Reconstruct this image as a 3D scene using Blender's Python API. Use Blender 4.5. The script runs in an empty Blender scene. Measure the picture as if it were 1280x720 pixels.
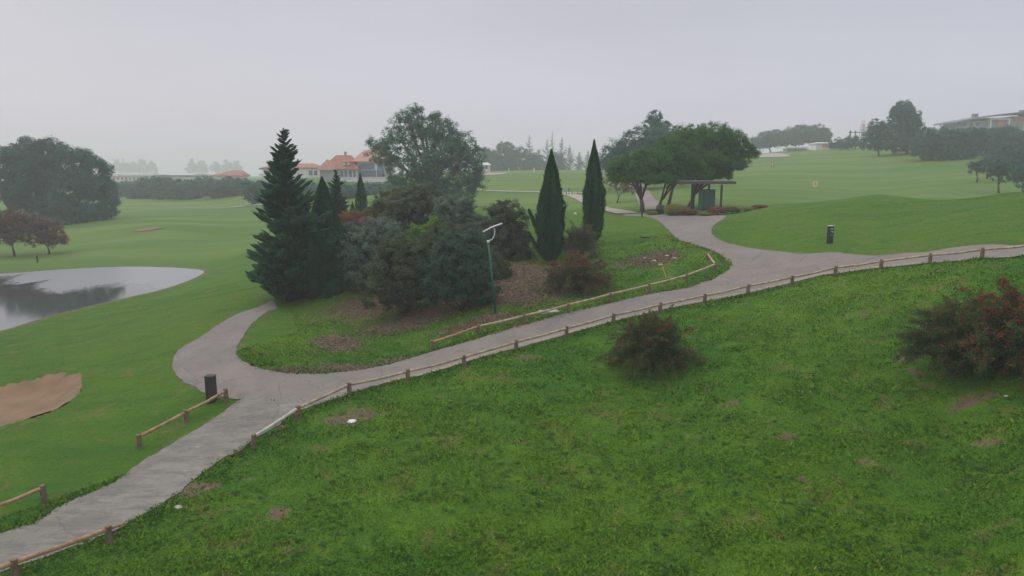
import bpy, math, random
import numpy as np
from mathutils import Vector, Matrix, geometry
R = math.radians
# ------------------------------------------------------------------ camera, sky, sun, exposure
TH = R(9.5); F = 865.0; ZC = 13.0            # pitch, focal length in pixels of a 1280 px wide frame, camera height
sc = bpy.context.scene
C = sc.collection
cam = bpy.data.objects.new('camera', bpy.data.cameras.new('camera')); C.objects.link(cam)
cam.location = (0, 0, ZC); cam.rotation_euler = (R(90) - TH, 0, 0)
cam.data.sensor_width = 36; cam.data.lens = 36 * F / 1280
cam.data.clip_start = 0.3; cam.data.clip_end = 6000
sc.camera = cam
SUN_EL, SUN_AZ = R(42), R(-70)               # azimuth measured from +Y towards +X
world = bpy.data.worlds.new('World'); sc.world = world; world.use_nodes = True
def build_world():
    nt = world.node_tree; nt.nodes.clear(); N = nt.nodes.new; L = nt.links.new
    out = N('ShaderNodeOutputWorld'); bg = N('ShaderNodeBackground'); bg.inputs['Strength'].default_value = 0.1
    sky = N('ShaderNodeTexSky'); sky.sky_type = 'NISHITA'; sky.sun_disc = False
    sky.sun_elevation = SUN_EL; sky.sun_rotation = SUN_AZ; sky.dust_density = 4; sky.air_density = 1.5
    tc = N('ShaderNodeTexCoord'); sep = N('ShaderNodeSeparateXYZ'); L(tc.outputs['Generated'], sep.inputs[0])
    ramp = N('ShaderNodeValToRGB'); L(sep.outputs['Z'], ramp.inputs[0])      # overcast dome by elevation
    cr = ramp.color_ramp; cr.elements[0].position = 0.0; cr.elements[0].color = (.63, .625, .69, 1)
    cr.elements[1].position = 1.0; cr.elements[1].color = (1.3, 1.32, 1.36, 1)
    for p, c in ((.12, (.61, .61, .68)), (.27, (.53, .535, .60)), (.5, (.80, .82, .87))):
        e = cr.elements.new(p); e.color = (*c, 1)
    azr = N('ShaderNodeMapRange'); L(sep.outputs['X'], azr.inputs['Value'])   # the veil is thinner towards the right
    azr.inputs['From Min'].default_value = -.6; azr.inputs['From Max'].default_value = .6
    azr.inputs['To Min'].default_value = 0; azr.inputs['To Max'].default_value = 1
    mixc = N('ShaderNodeMix'); mixc.data_type = 'RGBA'; L(azr.outputs[0], mixc.inputs['Factor'])
    mixc.inputs['A'].default_value = (.985, .96, .955, 1); mixc.inputs['B'].default_value = (.90, .91, .94, 1)
    mp = N('ShaderNodeMapping'); mp.inputs['Scale'].default_value = (1.2, 1.2, 5); L(tc.outputs['Generated'], mp.inputs[0])
    no = N('ShaderNodeTexNoise'); no.inputs['Scale'].default_value = 1.3; no.inputs['Detail'].default_value = 3; L(mp.outputs[0], no.inputs['Vector'])
    nr = N('ShaderNodeMapRange'); L(no.outputs[0], nr.inputs['Value']); nr.inputs['From Min'].default_value = .3; nr.inputs['From Max'].default_value = .7
    nr.inputs['To Min'].default_value = 9.4; nr.inputs['To Max'].default_value = 10.6
    m1 = N('ShaderNodeVectorMath'); m1.operation = 'MULTIPLY'; L(ramp.outputs[0], m1.inputs[0]); L(mixc.outputs['Result'], m1.inputs[1])
    m2 = N('ShaderNodeVectorMath'); m2.operation = 'SCALE'; L(m1.outputs[0], m2.inputs[0]); L(nr.outputs[0], m2.inputs['Scale'])
    mx = N('ShaderNodeMix'); mx.data_type = 'RGBA'; mx.inputs['Factor'].default_value = .92
    L(sky.outputs[0], mx.inputs['A']); L(m2.outputs[0], mx.inputs['B'])
    L(mx.outputs['Result'], bg.inputs[0]); L(bg.outputs[0], out.inputs[0])
build_world()
sun = bpy.data.objects.new('sun', bpy.data.lights.new('sun', 'SUN')); C.objects.link(sun)
sun.data.energy = 0.75; sun.data.angle = R(25); sun.data.color = (1, .96, .9)
sd = Vector((math.sin(SUN_AZ) * math.cos(SUN_EL), math.cos(SUN_AZ) * math.cos(SUN_EL), math.sin(SUN_EL)))
sun.rotation_euler = sd.to_track_quat('Z', 'Y').to_euler()
sc.view_settings.view_transform = 'Standard'; sc.view_settings.look = 'None'
sc.view_settings.exposure = 0.1; sc.view_settings.gamma = 1; sc.view_settings.use_curve_mapping = False
sc.cycles.volume_bounces = 2; sc.cycles.max_bounces = 6; sc.cycles.diffuse_bounces = 3
sc.cycles.use_denoising = True
HAZE = 0.00095
# ------------------------------------------------------------------ helpers
def tag(o, label=None, cat=None, group=None, kind=None):
    if label: o['label'] = label
    if cat: o['category'] = cat
    if group: o['group'] = group
    if kind: o['kind'] = kind
    return o
def empty(name, loc, rz=0, label=None, cat=None, group=None):
    o = bpy.data.objects.new(name, None); C.objects.link(o)
    o.location = loc; o.rotation_euler = (0, 0, rz); o.empty_display_size = .3
    return tag(o, label, cat, group)
def link(name, me, mat, parent=None):
    o = bpy.data.objects.new(name, me); C.objects.link(o)
    if mat and not len(me.materials): me.materials.append(mat)
    if parent: o.parent = parent
    return o
def npmesh(name, verts, faces, k, rnd=None, smooth=False):
    me = bpy.data.meshes.new(name); n = len(faces)
    me.vertices.add(len(verts)); me.vertices.foreach_set('co', np.asarray(verts, np.float32).ravel())
    me.loops.add(n * k); me.loops.foreach_set('vertex_index', np.asarray(faces, np.int32).ravel())
    me.polygons.add(n); me.polygons.foreach_set('loop_start', np.arange(0, n * k, k, dtype=np.int32))
    me.polygons.foreach_set('loop_total', np.full(n, k, np.int32))
    if smooth: me.polygons.foreach_set('use_smooth', np.ones(n, bool))
    if rnd is not None:
        at = me.attributes.new('rnd', 'FLOAT', 'FACE'); at.data.foreach_set('value', np.asarray(rnd, np.float32))
    me.update(calc_edges=True)
    return me
def srgb(r, g, b):
    f = lambda c: (c / 255 / 12.92) if c / 255 <= .04045 else ((c / 255 + .055) / 1.055) ** 2.4
    return (f(r), f(g), f(b))
# ------------------------------------------------------------------ smooth value noise
_VT = np.random.default_rng(99).random((257, 257))
def vn(x, y):
    xi = np.floor(x).astype(int); yi = np.floor(y).astype(int); fx = x - xi; fy = y - yi; fx = fx * fx * (3 - 2 * fx); fy = fy * fy * (3 - 2 * fy)
    g = lambda i, j: _VT[i % 257, j % 257]
    return ((g(xi, yi) * (1 - fx) + g(xi + 1, yi) * fx) * (1 - fy) + (g(xi, yi + 1) * (1 - fx) + g(xi + 1, yi + 1) * fx) * fy) * 2 - 1
def fbm(x, y, o=4):
    t = 0; a = 1; n = 0
    for i in range(o): c_, s_ = math.cos(i * 1.1), math.sin(i * 1.1); t = t + a * vn((x * c_ - y * s_) * 2 ** i + 17 * i, (x * s_ + y * c_) * 2 ** i - 9 * i); n += a; a *= .55
    return t / n
# ------------------------------------------------------------------ terrain height
def ray(u, v):
    xc = (u - 640) / F; yc = (360 - v) / F
    yd = math.cos(TH) + yc * math.sin(TH)
    return xc / yd, (-math.sin(TH) + yc * math.cos(TH)) / yd
CP = []
def cp(u, v, Y): a, s = ray(u, v); CP.append((a, math.log(Y), s * Y))
def cz(u, Y, z): a, s = ray(u, 215); CP.append((a, math.log(Y), z))
for t in [(137,680,21.5),(318,560,28.5),(373,522,30.5),(437,491,32.5),(510,475,34),(580,456,35.5),(645,437,37),(708,420,39),
    (767,402,40.3),(825,388,41.5),(881,376,42.8),(935,365,43.6),(990,354,44.2),(1044,343,44.2),(1101,335,43.4),(1162,328,41.8),(1227,322,39.5),(1330,313,36),
    (640,720,19.3),(1280,720,15.5),(960,720,17.3),(300,720,19.2),(0,720,19.6),(-150,720,19.8),(1280,560,22),(1200,470,28),(810,468,33),(960,560,24),(640,560,26.5),(960,420,35),(1150,390,35.5),(1400,420,26),
    (0,640,24),(175,556,29.5),(283,499,33),(0,533,32.5),(100,480,38),(215,458,38.5),(300,470,35.3),(225,440,40.5),(250,405,48),(-100,560,31),
    (437,465,36),(540,438,39.3),(700,390,43),(775,374,45),(893,338,49.5),(825,352,47.5),(402,430,41),(360,385,53),(450,400,48),(570,385,46),(620,392,42.5),
    (690,330,56),(742,306,62),(800,290,66),(790,270,78),(660,269,79),(600,270,78),(400,330,63),(500,300,66),(330,385,52),(260,362,66),
    (870,278,71),(910,300,58),(960,325,50),(870,268,77),(920,266,76),(1040,319,47.5),(1280,307,41.5),(1100,285,57),(1100,243,77),(1280,241,71),(960,256,78),(892,289,60),
    (940,259,92),(1000,237,135),(1100,240,140),(1200,241,128),(960,212,200),(1100,205,210),(960,192,290),(1060,187,285),(1140,187,240),(1280,203,180),(1280,172,280),(1180,235,125),
    (640,258,118),(740,258,112),(800,255,110),(620,240,165),(720,238,160),(620,216,265),(740,216,260),(860,240,130),(860,214,255),(540,235,170),
    (450,228,222),(400,226,228),(350,230,225),(430,250,175),(480,226,232),(200,251,255),(300,252,225),(250,262,190),(200,285,128),(300,300,115),(300,335,84),(290,262,190)]: cp(*t)
ZW = -12.9                                    # pond level relative to the camera
def on_level(u, v, z): a, s = ray(u, v); Y = z / s; return (a * Y, Y)
for u, v in [(0,342),(140,332),(258,339),(205,363),(90,390),(0,416),(-90,430),(-90,345)]:
    x, y = on_level(u, v, ZW + .08); CP.append((x / y, math.log(y), ZW + .08))
cp(150, 322, 104); cp(60, 320, 108); cp(0, 318, 110)
for t in [(1040,95,-5.2),(1160,95,-5.2),(1280,92,-5.2),(980,96,-5.0),(500,95,-5.6),(430,110,-7),(380,140,-9.2),(0,170,-11.5),(0,260,-11),(0,420,-9),(200,400,-7),(300,420,-4.5),(350,320,-2.5),(450,330,-1.6),
    (640,420,1),(860,420,4),(960,420,11),(1100,380,15),(1280,380,21),(0,900,-8),(400,900,-5),(640,900,-1),(900,900,8),(1280,900,16),(0,1500,-9),(640,1500,-5),(1280,1500,5),
    (-250,1500,-9),(-250,260,-11),(-250,110,-12.2),(-250,55,-12.6),(-250,30,-12.5),(-250,20,-12.4),(1530,1500,6),(1530,260,10),(1530,110,-3),(1530,60,-2.8),(1530,35,-4),(1530,15,-8.2),
    (0,10,-12.3),(640,10,-12.6),(1280,9,-11),(-250,7,-12.4),(1530,7,-10.6)]: cz(*t)
CP = np.array(CP)
def tps_solve(P, z, lam=2e-4):
    n = len(P); d2 = ((P[:, None] - P[None]) ** 2).sum(-1); K = .5 * d2 * np.log(d2 + 1e-12) + lam * np.eye(n)
    Q = np.hstack([np.ones((n, 1)), P]); A = np.block([[K, Q], [Q.T, np.zeros((3, 3))]])
    return np.linalg.solve(A, np.concatenate([z, np.zeros(3)]))
KA = 2.2
CPP = np.stack([CP[:, 0] * KA, CP[:, 1]], 1); W = tps_solve(CPP, CP[:, 2])
def tps(a, b):
    a = np.atleast_1d(a).astype(float) * KA; b = np.atleast_1d(b).astype(float); out = np.empty(len(a))
    for i in range(0, len(a), 20000):
        p = np.stack([a[i:i+20000], b[i:i+20000]], 1)
        d2 = ((p[:, None] - CPP[None]) ** 2).sum(-1)
        out[i:i+20000] = (.5 * d2 * np.log(d2 + 1e-12)) @ W[:-3] + W[-3] + p @ W[-2:]
    return out
def hgt0(x, y):
    x = np.atleast_1d(np.asarray(x, float)); y = np.atleast_1d(np.asarray(y, float))
    yy = np.maximum(y, 7.0); z = tps(np.clip(x / yy, -1.25, 1.25), np.log(yy)) + ZC
    und = .16 * fbm(x * .13, y * .13, 2) + .035 * fbm(x * .8 + 5, y * .8, 2)
    return z + und * np.clip((75 - yy) / 20, 0, 1)
def raycast(u, v, h=hgt0):
    a, s = ray(u, v); Y = np.exp(np.arange(math.log(9), math.log(1500), .004))
    g = h(a * Y, Y) - (s * Y + ZC); k = np.argmax(g >= 0)
    if g[k] < 0: k = len(Y) - 1
    if k > 0: t = g[k - 1] / (g[k - 1] - g[k] + 1e-9); y = Y[k - 1] + t * (Y[k] - Y[k - 1])
    else: y = Y[0]
    return a * y, y
def spline(pts, step, closed=True):
    pts = [np.array(p, float) for p in pts]; n = len(pts); out = []
    for i in range(n if closed else n - 1):
        g = (lambda k: pts[k % n]) if closed else (lambda k: pts[min(max(k, 0), n - 1)])
        p0, p1, p2, p3 = g(i - 1), g(i), g(i + 1), g(i + 2); m = max(1, int(np.linalg.norm(p2 - p1) / step))
        for j in range(m):
            t = j / m
            out.append(.5 * ((2 * p1) + (-p0 + p2) * t + (2 * p0 - 5 * p1 + 4 * p2 - p3) * t * t + (-p0 + 3 * p1 - 3 * p2 + p3) * t ** 3))
    if not closed: out.append(pts[-1])
    return np.array(out)
def inside(poly, x, y):
    c = np.zeros(len(x), bool); n = len(poly); j = n - 1
    for i in range(n):
        xi, yi = poly[i]; xj, yj = poly[j]
        if yi != yj: c ^= ((yi > y) != (yj > y)) & (x < (xj - xi) * (y - yi) / (yj - yi) + xi)
        j = i
    return c
def dist(poly, x, y, closed=True):
    d = np.full(len(x), 1e9); n = len(poly)
    for i in range(n if closed else n - 1):
        a = poly[i]; b = poly[(i + 1) % n]; ab = b - a; L2 = (ab ** 2).sum() + 1e-9
        t = np.clip(((x - a[0]) * ab[0] + (y - a[1]) * ab[1]) / L2, 0, 1)
        d = np.minimum(d, np.hypot(x - a[0] - t * ab[0], y - a[1] - t * ab[1]))
    return d
sm = lambda t: np.clip(t, 0, 1) ** 2 * (3 - 2 * np.clip(t, 0, 1))
POND = spline([on_level(u, v, ZW) for u, v in [(-120,345),(0,342),(70,337),(140,333.5),(200,333.5),(245,336),(258,340),(240,350),(205,362),(140,377),(90,389),(40,403),(0,415),(-120,436)]], 1.2)
BUNK = spline([raycast(u, v) for u, v in [(-70,491),(0,482),(60,470),(90,467),(104,470),(104,478),(101,488),(94,498),(70,513),(30,526),(0,533),(-70,545)]], .35)
def hgt(x, y):
    x = np.atleast_1d(np.asarray(x, float)); y = np.atleast_1d(np.asarray(y, float)); z = hgt0(x, y)
    m = (y > 40) & (y < 120) & (x < -10)
    if m.any():
        xx, yy = x[m], y[m]; d = dist(POND, xx, yy); ins = inside(POND, xx, yy); lv = ZW + ZC
        z[m] = np.where(ins, lv + .07 - .6 * sm(d / 1.6), lv + .07 + (z[m] - lv - .07) * sm(d / 7))
    m = (y > 28) & (y < 46) & (x < -14)
    if m.any():
        xx, yy = x[m], y[m]; d = dist(BUNK, xx, yy); ins = inside(BUNK, xx, yy)
        z[m] = np.where(ins, z[m] - .5 * sm(d / 1.6), z[m] + .10 * sm(1 - d / .8))
    return z
def P(u, v):
    x, y = raycast(u, v, hgt); return Vector((x, y, float(hgt(x, y)[0])))
def G(u, Y, dz=0):                            # ground point in column u at depth Y
    a, s = ray(u, 215); return Vector((a * Y, Y, float(hgt(a * Y, Y)[0]) + dz))
def A(u, v, Y):                               # point at depth Y seen at u, v
    a, s = ray(u, v); return Vector((a * Y, Y, s * Y + ZC))
# ------------------------------------------------------------------ materials
def newmat(name):
    m = bpy.data.materials.new(name); m.use_nodes = True; nt = m.node_tree
    return m, nt, nt.nodes.new, nt.links.new, nt.nodes['Principled BSDF']
def noise(N, L, vec, scale, detail=4, rough=.55, dist_=0):
    n = N('ShaderNodeTexNoise'); n.inputs['Scale'].default_value = scale; n.inputs['Detail'].default_value = detail
    n.inputs['Roughness'].default_value = rough; n.inputs['Distortion'].default_value = dist_; L(vec, n.inputs['Vector']); return n.outputs[0]
def ramp(N, L, fac, lo, hi):
    n = N('ShaderNodeMapRange'); n.interpolation_type = 'SMOOTHSTEP'; L(fac, n.inputs['Value']); n.inputs['From Min'].default_value = lo; n.inputs['From Max'].default_value = hi
    return n.outputs[0]
def mix(N, L, fac, a, b):
    n = N('ShaderNodeMix'); n.data_type = 'RGBA'
    for s, x in (('Factor', fac), ('A', a), ('B', b)):
        if isinstance(x, (tuple, list)): n.inputs[s].default_value = (*x[:3], 1)
        elif isinstance(x, (int, float)): n.inputs[s].default_value = x
        else: L(x, n.inputs[s])
    return n.outputs['Result']
def math_(N, L, op, a, b):
    n = N('ShaderNodeMath'); n.operation = op
    for i, x in enumerate((a, b)):
        if isinstance(x, (int, float)): n.inputs[i].default_value = x
        else: L(x, n.inputs[i])
    return n.outputs[0]
def bump(N, L, bs, h, strength, distance):
    b = N('ShaderNodeBump'); b.inputs['Strength'].default_value = strength; b.inputs['Distance'].default_value = distance
    L(h, b.inputs['Height']); L(b.outputs[0], bs.inputs['Normal'])
def simple(name, col, rough=.7, var=.15, scale=3, metal=0, bmp=0):
    m, nt, N, L, bs = newmat(name); tc = N('ShaderNodeTexCoord').outputs['Object']
    n = noise(N, L, tc, scale, 5)
    L(mix(N, L, ramp(N, L, n, .3, .7), tuple(c * (1 - var) for c in col), tuple(min(1, c * (1 + var)) for c in col)), bs.inputs['Base Color'])
    bs.inputs['Roughness'].default_value = rough; bs.inputs['Metallic'].default_value = metal
    if bmp: bump(N, L, bs, noise(N, L, tc, scale * 4, 5), bmp, .02)
    return m
def grass_color(N, L, blades):
    tc = N('ShaderNodeTexCoord').outputs['Object']
    n1 = noise(N, L, tc, .06, 5, .6); n2 = noise(N, L, tc, .3, 8, .72, .6); n3 = noise(N, L, tc, 1.3, 5, .65, .4); n4 = noise(N, L, tc, 7, 3, .7)
    dark, mid, lite, dry = (.040, .110, .010), (.084, .208, .013), (.130, .250, .018), (.19, .165, .055)
    c = mix(N, L, ramp(N, L, n1, .40, .58), (.052, .158, .013), (.098, .200, .015))
    c = mix(N, L, math_(N, L, 'MULTIPLY', ramp(N, L, n2, .5, .68), .7), c, lite)
    c = mix(N, L, math_(N, L, 'MULTIPLY', ramp(N, L, n2, .52, .3), .75), c, dark)
    am = N('ShaderNodeAttribute'); am.attribute_name = 'mown'; ro = math_(N, L, 'SUBTRACT', 1.0, math_(N, L, 'MULTIPLY', am.outputs['Fac'], .75))
    c = mix(N, L, math_(N, L, 'MULTIPLY', math_(N, L, 'MULTIPLY', ramp(N, L, n3, .52, .72), .55), ro), c, lite)
    c = mix(N, L, math_(N, L, 'MULTIPLY', math_(N, L, 'MULTIPLY', ramp(N, L, n3, .45, .28), .5), ro), c, dark)
    mpm = N('ShaderNodeMapping'); mpm.inputs['Scale'].default_value = (.09, .75, .3); mpm.inputs['Rotation'].default_value = (0, 0, R(8)); L(tc, mpm.inputs[0])
    stn = noise(N, L, mpm.outputs[0], 1.0, 6, .7)
    c = mix(N, L, math_(N, L, 'MULTIPLY', ramp(N, L, stn, .4, .7), math_(N, L, 'MULTIPLY', am.outputs['Fac'], .75)), c, (.128, .185, .022))
    c = mix(N, L, math_(N, L, 'MULTIPLY', am.outputs['Fac'], .35), c, (.052, .15, .012))
    c = mix(N, L, math_(N, L, 'MULTIPLY', ramp(N, L, stn, .5, .3), math_(N, L, 'MULTIPLY', am.outputs['Fac'], .5)), c, dark)
    dn = noise(N, L, tc, .6, 6, .7, .8)
    c = mix(N, L, math_(N, L, 'MULTIPLY', ramp(N, L, dn, .54, .66), .65), c, dry)
    return tc, c, n3, n4
def grass_mat():
    m, nt, N, L, bs = newmat('turf'); tc, c, n3, n4 = grass_color(N, L, False)
    sp = noise(N, L, tc, 22, 3, .8)
    c = mix(N, L, math_(N, L, 'MULTIPLY', ramp(N, L, sp, .45, .65), .35), c, (.14, .25, .03))
    c = mix(N, L, math_(N, L, 'MULTIPLY', ramp(N, L, n4, .5, .3), .45), c, (.016, .045, .008))
    sepf = N('ShaderNodeSeparateXYZ'); L(tc, sepf.inputs[0])          # the far practice range is rougher, paler grass
    mp = N('ShaderNodeMapping'); mp.inputs['Scale'].default_value = (.015, .09, .05); L(tc, mp.inputs[0])
    st = noise(N, L, mp.outputs[0], 1.0, 5, .6)
    farc = mix(N, L, ramp(N, L, st, .35, .65), (.085, .175, .028), (.150, .23, .050))
    c = mix(N, L, ramp(N, L, sepf.outputs['Y'], 84, 112), c, farc)
    at = N('ShaderNodeAttribute'); at.attribute_name = 'dirt'
    d = math_(N, L, 'ADD', at.outputs['Fac'], math_(N, L, 'MULTIPLY', math_(N, L, 'SUBTRACT', noise(N, L, tc, 1.1, 8, .75), .5), 2.3))
    soil = mix(N, L, noise(N, L, tc, 2.5, 8, .8), (.10, .058, .035), (.27, .185, .13))
    soil = mix(N, L, ramp(N, L, noise(N, L, tc, 9, 4, .7), .55, .7), soil, (.33, .27, .21))
    c = mix(N, L, ramp(N, L, d, .38, .6), c, soil)
    L(c, bs.inputs['Base Color']); bs.inputs['Roughness'].default_value = .9; bs.inputs['Specular IOR Level'].default_value = .15
    h = math_(N, L, 'ADD', math_(N, L, 'MULTIPLY', n3, 2.0), math_(N, L, 'ADD', n4, math_(N, L, 'MULTIPLY', sp, .5)))
    bump(N, L, bs, h, .9, .12); return m
def blade_mat():
    m, nt, N, L, bs = newmat('grass_blades'); tc, c, n3, n4 = grass_color(N, L, True)
    at = N('ShaderNodeAttribute'); at.attribute_name = 'rnd'
    c = mix(N, L, ramp(N, L, at.outputs['Fac'], .5, 1), c, (.15, .29, .022))
    c = mix(N, L, ramp(N, L, at.outputs['Fac'], .3, 0), c, (.034, .098, .012))
    c = mix(N, L, ramp(N, L, at.outputs['Fac'], .955, .965), c, (.30, .27, .10))
    L(c, bs.inputs['Base Color']); bs.inputs['Roughness'].default_value = .85; bs.inputs['Specular IOR Level'].default_value = .1
    return m
def leaf_mat(name, c1, c2, c3=None, trans=.5):
    m, nt, N, L, bs = newmat(name); tc = N('ShaderNodeTexCoord').outputs['Object']
    at = N('ShaderNodeAttribute'); at.attribute_name = 'rnd'
    c = mix(N, L, at.outputs['Fac'], c1, c2)
    if c3: c = mix(N, L, ramp(N, L, noise(N, L, tc, .55, 3), .52, .68), c, c3)
    L(c, bs.inputs['Base Color']); bs.inputs['Roughness'].default_value = .75; bs.inputs['Specular IOR Level'].default_value = .15
    tr = N('ShaderNodeBsdfTranslucent'); L(c, tr.inputs[0]); ms = N('ShaderNodeMixShader'); ms.inputs[0].default_value = trans
    L(bs.outputs[0], ms.inputs[1]); L(tr.outputs[0], ms.inputs[2]); L(ms.outputs[0], nt.nodes['Material Output'].inputs['Surface']); return m
def path_mat(name, c1, c2, c3, worn=False):
    m, nt, N, L, bs = newmat(name); tc = N('ShaderNodeTexCoord').outputs['Object']
    n1 = noise(N, L, tc, .3, 8, .72, .8); n2 = noise(N, L, tc, 2.2, 8, .75); n3 = noise(N, L, tc, 30, 3, .7)
    c = mix(N, L, ramp(N, L, n1, .35, .65), c1, c2)
    c = mix(N, L, math_(N, L, 'MULTIPLY', ramp(N, L, n2, .5, .75), .8 if worn else .3), c, c3)
    c = mix(N, L, math_(N, L, 'MULTIPLY', ramp(N, L, n3, .45, .75), .4), c, tuple(x * .6 for x in c1))
    if worn:
        mp = N('ShaderNodeMapping'); mp.inputs['Rotation'].default_value = (0, 0, R(-35)); mp.inputs['Scale'].default_value = (.5, 2.2, 1); L(tc, mp.inputs[0])
        c = mix(N, L, math_(N, L, 'MULTIPLY', ramp(N, L, noise(N, L, mp.outputs[0], 1.0, 8, .8, .6), .45, .62), .75), c, (.13, .125, .112))
    c = mix(N, L, math_(N, L, 'MULTIPLY', ramp(N, L, noise(N, L, tc, .9, 7, .8, 1.2), .54, .62), .45), c, (.15, .135, .12))
    vo = N('ShaderNodeTexVoronoi'); vo.feature = 'DISTANCE_TO_EDGE'; vo.inputs['Scale'].default_value = .22
    wp = N('ShaderNodeVectorMath'); wp.operation = 'ADD'; L(tc, wp.inputs[0]); nn = N('ShaderNodeTexNoise'); nn.inputs['Scale'].default_value = .8; nn.inputs['Detail'].default_value = 6; L(tc, nn.inputs['Vector']); L(nn.outputs['Color'], wp.inputs[1]); L(wp.outputs[0], vo.inputs['Vector'])
    c = mix(N, L, math_(N, L, 'MULTIPLY', ramp(N, L, vo.outputs['Distance'], .006, .0), .6), c, (.08, .075, .065))
    L(c, bs.inputs['Base Color']); bs.inputs['Roughness'].default_value = .85; bs.inputs['Specular IOR Level'].default_value = .25
    bump(N, L, bs, math_(N, L, 'ADD', n2, n3), .5, .02); return m
M = {}
M['turf'] = grass_mat(); M['blades'] = blade_mat()
M['asphalt'] = path_mat('asphalt', (.25, .215, .19), (.19, .172, .16), (.33, .285, .25))
M['concrete'] = path_mat('concrete', (.27, .245, .215), (.205, .19, .168), (.37, .34, .30), True)
M['edging'] = path_mat('edging', (.34, .29, .24), (.28, .24, .20), (.42, .37, .31))
M['farpath'] = simple('far_path', (.36, .30, .27), .9, .1, .3)
M['track'] = simple('track', (.24, .20, .175), .9, .15, .4)
M['sand'] = simple('sand', (.21, .130, .070), .95, .14, .8, 0, .25)
M['bark'] = simple('bark', (.085, .07, .055), .9, .35, 6, 0, .6)
M['palebark'] = simple('pale_bark', (.26, .23, .19), .9, .3, 5, 0, .5)
M['rail'] = simple('rail_wood', (.38, .30, .20), .8, .3, 4, 0, .4)
M['palerail'] = simple('pale_rail_wood', (.50, .46, .40), .8, .15, 4, 0, .3)
M['redrail'] = simple('red_rail_wood', (.36, .21, .12), .8, .3, 4, 0, .4)
M['post'] = simple('post_wood', (.17, .12, .075), .85, .35, 8, 0, .5)
M['endgrain'] = simple('end_grain', (.24, .16, .10), .9, .3, 20)
M['charcoal'] = simple('charcoal_paint', (.028, .028, .026), .6, .25, 8, 0, .2)
M['navy'] = simple('navy_paint', (.016, .022, .035), .5, .2, 8)
M['white'] = simple('white_paint', (.72, .72, .70), .5, .08, 2)
M['yellow'] = simple('yellow_paint', (.65, .50, .03), .5, .1, 5)
M['lampgreen'] = simple('green_paint', (.012, .10, .055), .4, .15, 5)
M['lampwhite'] = simple('lamp_white', (.72, .70, .70), .35, .05, 5)
M['roofbrown'] = simple('brown_fascia', (.085, .055, .05), .6, .2, 2)
M['darkmetal'] = simple('dark_metal', (.022, .026, .024), .5, .2, 5)
M['tile'] = simple('roof_tile', (.36, .14, .10), .85, .25, 1.5)
M['tilepink'] = simple('pale_roof_tile', (.48, .24, .18), .85, .15, 1.5)
M['render'] = simple('white_render', (.68, .68, .66), .8, .07, .6)
M['window'] = simple('window_glass', (.10, .14, .18), .15, .2, .5)
M['signyellow'] = simple('pale_yellow', (.62, .56, .22), .6, .1, 2)
M['orange'] = simple('orange_render', (.62, .22, .08), .8, .12, .6)
M['greyroof'] = simple('grey_roof', (.17, .18, .20), .6, .1, .5)
M['greywall'] = simple('grey_wall', (.30, .32, .31), .8, .15, .5)
M['mastred'] = simple('mast_red', (.45, .10, .09), .6, .1, 1)
M['rock'] = simple('rock', (.42, .40, .36), .9, .3, 6, 0, .8)
M['berry'] = leaf_mat('berries', (.15, .02, .014), (.34, .05, .03), None, .05)
M['berrydull'] = leaf_mat('dull_berries', (.15, .03, .02), (.25, .065, .035), None, .05)
m, nt, N, L, bs = newmat('green_glass'); bs.inputs['Base Color'].default_value = (.10, .22, .16, 1); bs.inputs['Roughness'].default_value = .12
bs.inputs['Transmission Weight'].default_value = .45; bs.inputs['IOR'].default_value = 1.1; M['glass'] = m
m, nt, N, L, bs = newmat('pond_water'); tc = N('ShaderNodeTexCoord').outputs['Object']
mp = N('ShaderNodeMapping'); mp.inputs['Scale'].default_value = (.06, .035, 1); L(tc, mp.inputs[0])
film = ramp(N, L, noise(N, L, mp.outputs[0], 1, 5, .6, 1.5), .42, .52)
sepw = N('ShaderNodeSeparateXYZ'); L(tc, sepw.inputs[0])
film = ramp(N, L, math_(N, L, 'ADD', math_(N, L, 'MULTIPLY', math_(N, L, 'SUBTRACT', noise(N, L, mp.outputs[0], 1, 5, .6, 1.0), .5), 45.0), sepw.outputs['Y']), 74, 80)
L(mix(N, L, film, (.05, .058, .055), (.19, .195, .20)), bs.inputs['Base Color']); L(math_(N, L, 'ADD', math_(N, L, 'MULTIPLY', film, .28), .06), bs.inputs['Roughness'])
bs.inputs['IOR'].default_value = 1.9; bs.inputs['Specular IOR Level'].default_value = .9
mp2 = N('ShaderNodeMapping'); mp2.inputs['Scale'].default_value = (1.5, 4, 1); L(tc, mp2.inputs[0])
bump(N, L, bs, noise(N, L, mp2.outputs[0], 1, 3), .05, .03); M['water'] = m
MP1 = np.array([(-60, 20), (-20, 22), (-14.5, 28), (-13, 34), (-16.5, 38), (-14, 44), (-20, 60), (-90, 130), (-120, 60)])
MP2 = np.array([(15.5, 62), (16.3, 56), (19, 50.5), (24, 45.5), (30, 41.2), (42, 30), (90, 30), (95, 70), (60, 100), (20, 90)])
def mown(x, y): return np.clip(inside(MP1, x, y) * 1.0 + inside(MP2, x, y) * 1.0 + sm((y - 58) / 8), 0, 1)
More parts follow.
